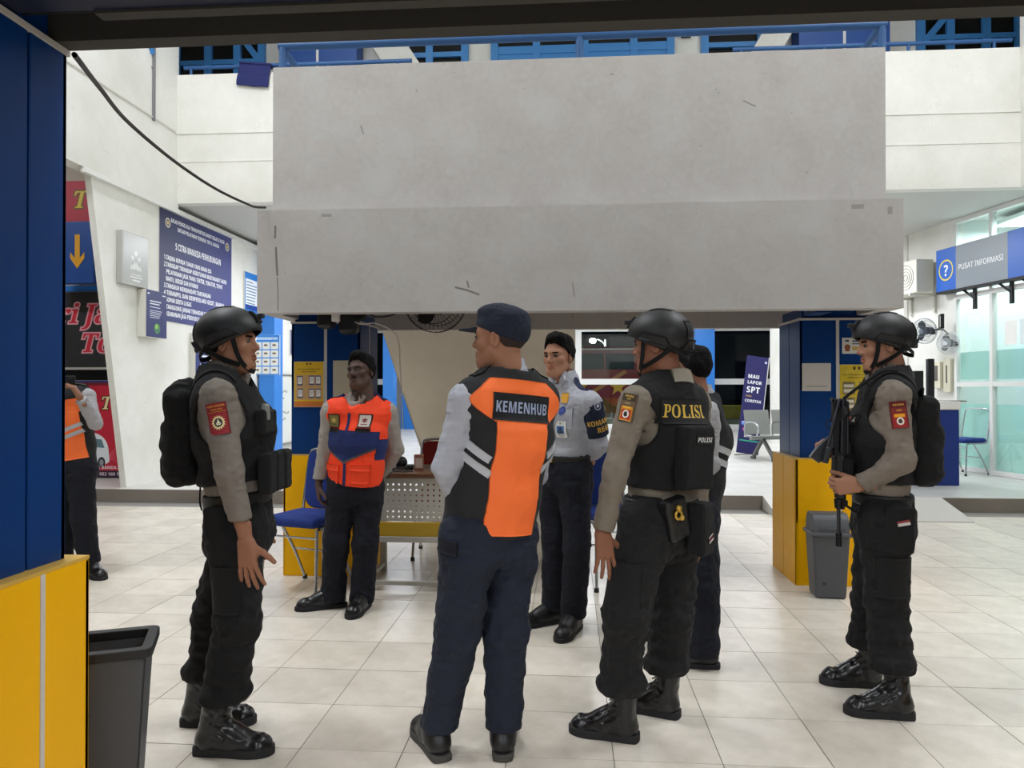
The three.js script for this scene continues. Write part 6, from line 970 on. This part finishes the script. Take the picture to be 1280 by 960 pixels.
// ---- railings and the upper storey ----
{
  const t = thing('railing', 'blue pipe railing on top of the stair landing parapet', 'railing', [0.02, 3.74, -5.36]);
  add(t, 'handrail', rod([-2.15, 0.18, 0], [2.16, 0.18, 0], 0.03, 14), railBlue); for (const x of [-2.12, 0.05, 2.13]) add(t, 'post', cyl(0.028, 0.028, 0.19, 14), railBlue, [x, 0.09, 0]);
  for (const s of [-1, 1]) add(t, 'side_rail', rod([s * 2.13, 0.18, 0], [s * 2.1, 0.05, -0.9], 0.026), railBlue);
  for (const [s, x0, x1] of [[0, -5.5, -2.2], [1, 2.2, 5.8]]) { const m = thing('railing', s ? 'thin blue railing along the right mezzanine parapet' : 'thin blue railing along the left mezzanine parapet', 'railing', [0, 5.87, -10.34]); add(m, 'handrail', rod([x0, 0.13, 0], [x1, 0.13, 0], 0.028), railBlue); for (let i = 0; i < 4; i++) add(m, 'post', cyl(0.02, 0.02, 0.14, 10), railBlue, [x0 + (x1 - x0) * (i + 0.1) / 3.3, 0.065, 0]); }
  const c = thing('cloth', 'navy cloth hung over the left mezzanine railing', 'cloth', [-4.43, 5.66, -10.23]);
  add(c, 'drape', meshField(wrinkle(rounded(P(0, 0.17, 0), [0.235, 0.17, 0.012], 0.01, frameOf(V(0, 0.1, 1), V(0.12, 1, 0).normalize())), 0.006, 9), 0.01), mat(0x1d2560, 0.85)); add(c, 'fold', rbox(0.47, 0.03, 0.16, 0.012).rotateZ(-0.1), mat(0x1d2560, 0.85), [0.02, 0.33, -0.07]);
  const wall = -12.5;
  const win = (x0, x1, mull, diag, y0 = 5.6) => { const g = new THREE.Group(); g.name = numbered('window'); g.userData.kind = 'structure'; scene.add(g); add(g, 'pane', slab(x0, y0, wall - 0.01, x1, 8.1, wall + 0.015), darkGlass); const f = []; for (const x of [x0, ...mull, x1]) f.push(slab(x - 0.06, y0, wall, x + 0.06, 8.1, wall + 0.08)); f.push(slab(x0, y0, wall, x1, y0 + 0.1, wall + 0.07), slab(x0, 6.98, wall, x1, 7.06, wall + 0.07)); for (const [a, b, p, q] of diag) f.push(bar([a, b, wall + 0.06], [p, q, wall + 0.06], 0.1, 0.06)); add(g, 'frame', merge(f), blueFrame); };
  used.window = 2;
  win(-6.77, -5.25, [-6.2, -5.68], [[-5.65, 7.5, -5.2, 6.9]]); win(-2.75, -1.75, [-2.35], []); win(-1.25, 1.65, [-0.55, 0.25, 1.05], [], 5.6); win(2.2, 3.1, [], []); win(5.6, 7.6, [6.05, 6.6, 7.1], [[5.65, 6.95, 6.1, 7.5]]);
  // solid blue lower panels under the wide window
  struct('panel', slab(-1.2, 5.7, wall + 0.02, 1.6, 7.12, wall + 0.05), blueFrame);
  for (const [a, b] of [[-4.81, -3.5], [3.6, 4.98]]) { struct('pillar_upper', slab(a, 4.4, wall, b, 8.4, wall + 0.4), mat(0x1c4f9c, 0.45)); struct('trim_9', slab((a + b) / 2 - 0.02, 4.4, wall + 0.39, (a + b) / 2 + 0.02, 8.4, wall + 0.41), white); }
  struct('ledge', bar([-3.3, 7.6, wall + 0.2], [-2.2, 5.9, wall + 0.2], 0.5, 0.3), plaster); struct('ledge', bar([3.6, 7.6, wall + 0.3], [2.6, 5.9, wall + 0.3], 0.4, 0.3), plaster);
  const l = thing('wall_light', 'small black bracket light on the upper storey wall', 'wall light', [1.9, 7.18, wall]); add(l, 'frame', merge([box(0.16, 0.02, 0.06).translate(0, 0.1, 0.05), box(0.16, 0.02, 0.06).translate(0, 0, 0.05), box(0.02, 0.1, 0.06).translate(-0.07, 0.05, 0.05), box(0.02, 0.1, 0.06).translate(0.07, 0.05, 0.05)]), black); add(l, 'lens', box(0.11, 0.07, 0.03), white, [0, 0.05, 0.05]);
  const cd = thing('conduit', 'thin grey conduit down the upper left wall', 'conduit', [-5.545, 5.0, -9.63]); add(cd, 'tube', cyl(0.022, 0.022, 3.2, 10), mat(0x77777a, 0.6), [0, 1.6, 0]); add(cd, 'clip', box(0.02, 0.03, 0.07), steel, [-0.01, 0.7, 0]);
  struct('trim_10', bar([-5.55, 6.4, -9.2], [-5.55, 5.88, -9.6], 0.05, 0.06), blueFrame);
}
// ---- outside behind the glass: bus, street lamps, barrier ----
{
  const t = thing('bus', 'dark red night bus with yellow stars parked outside the back glazing', 'bus', [-0.6, 0.02, -34]);
  const red = mat(0x7a0f12, 0.35), yel = mat(0xd7a91c, 0.5);
  add(t, 'body', rbox(9.0, 2.75, 2.4, 0.16, 3), red, [0, 1.95, -1.2]); add(t, 'roof_strip', box(8.6, 0.06, 0.03), mat(0xd8d4cc, 0.4), [0, 3.2, 0.01]);
  for (let i = 0; i < 5; i++) add(t, 'window', rbox(1.28, 0.72, 0.04, 0.03), mat(0x10222a, 0.1), [-2.6 + i * 1.36, 2.65, 0.0]);
  const st = (n, r1, r2) => { const s = new THREE.Shape(); for (let i = 0; i < n * 2; i++) { const r = i % 2 ? r2 : r1, a = i * Math.PI / n + Math.PI / 2; s[i ? 'lineTo' : 'moveTo'](r * Math.cos(a), r * Math.sin(a)); } s.closePath(); return new THREE.ExtrudeGeometry(s, { depth: 0.01, bevelEnabled: false }); };
  for (const [x, y, r] of [[1.1, 1.55, 0.42], [2.75, 1.5, 0.42], [-0.9, 1.5, 0.42]]) add(t, 'star', st(5, r, r * 0.4), yel, [x, y, 0.005]);
  add(t, 'stripe', bar([1.5, 1.2, 0.01], [3.1, 2.2, 0.01], 0.16, 0.02), mat(0xb0782c, 0.5)); add(t, 'stripe', bar([0.75, 2.1, 0.01], [0.95, 2.9, 0.01], 0.12, 0.02), mat(0xb0782c, 0.5));
  for (const x of [-2.9, 2.0]) { const w = add(t, 'wheel', cyl(0.5, 0.5, 0.28, 24).rotateX(Math.PI / 2), rubber, [x, 0.5, -0.1]); add(w, 'hub', cyl(0.2, 0.2, 0.02, 18).rotateX(Math.PI / 2), steel, [0, 0, 0.145]); }
  const glow = (x, y, z, lab, p) => { const s = thing('street_lamp', lab, 'street lamp', [x + 0.75, 0.02, z]); add(s, 'pole', cyl(0.05, 0.08, y, 10), steel, [0, y / 2, 0]); add(s, 'arm', tube([[0, y - 0.9, 0], [-0.05, y - 0.3, 0], [-0.35, y - 0.02, 0], [-0.75, y, 0]], 0.035, 24, 8), steel); add(s, 'lamp_head', new THREE.SphereGeometry(0.2, 18, 12).scale(1, 0.8, 1), new THREE.MeshStandardMaterial({ color: 0xffffff, emissive: 0xf2f6ff, emissiveIntensity: 14 }), [-0.75, y - 0.06, 0]); const l = new THREE.PointLight(0xf2f6ff, p); l.position.set(-0.75, y - 0.06, 0.25); s.add(l); };
  glow(1.36, 4.35, -45, 'street lamp shining above the bus, left of the pair', 30); glow(3.49, 3.65, -45, 'street lamp shining beside the plate carrier officer\'s helmet', 30);
  const b = thing('road_barrier', 'long low yellow and black kerb barrier outside the glazing', 'barrier', [0, 0.02, -28.5]);
  for (let i = 0; i < 12; i++) add(b, 'block', rbox(1.0, 0.5, 0.3, 0.03), i % 2 ? mat(0x22211d, 0.8) : mat(0x9c8a2c, 0.7), [-7 + i * 1.3, 0.55, 0]); add(b, 'foot', rbox(16, 0.3, 0.5, 0.03), mat(0x8b8a72, 0.9), [0, 0.15, 0]);
  const gt = thing('cabinet', 'green cabinet outside the glazing at the left', 'cabinet', [-5.9, 0.02, -27.4]); add(gt, 'body', rbox(0.9, 1.7, 0.6, 0.03), mat(0x1d6b3c, 0.6), [0, 0.85, 0]); add(gt, 'door', rbox(0.7, 1.4, 0.02, 0.01), mat(0x2a8a50, 0.5), [0, 0.85, 0.31]);
}

renderer.render(scene, camera);
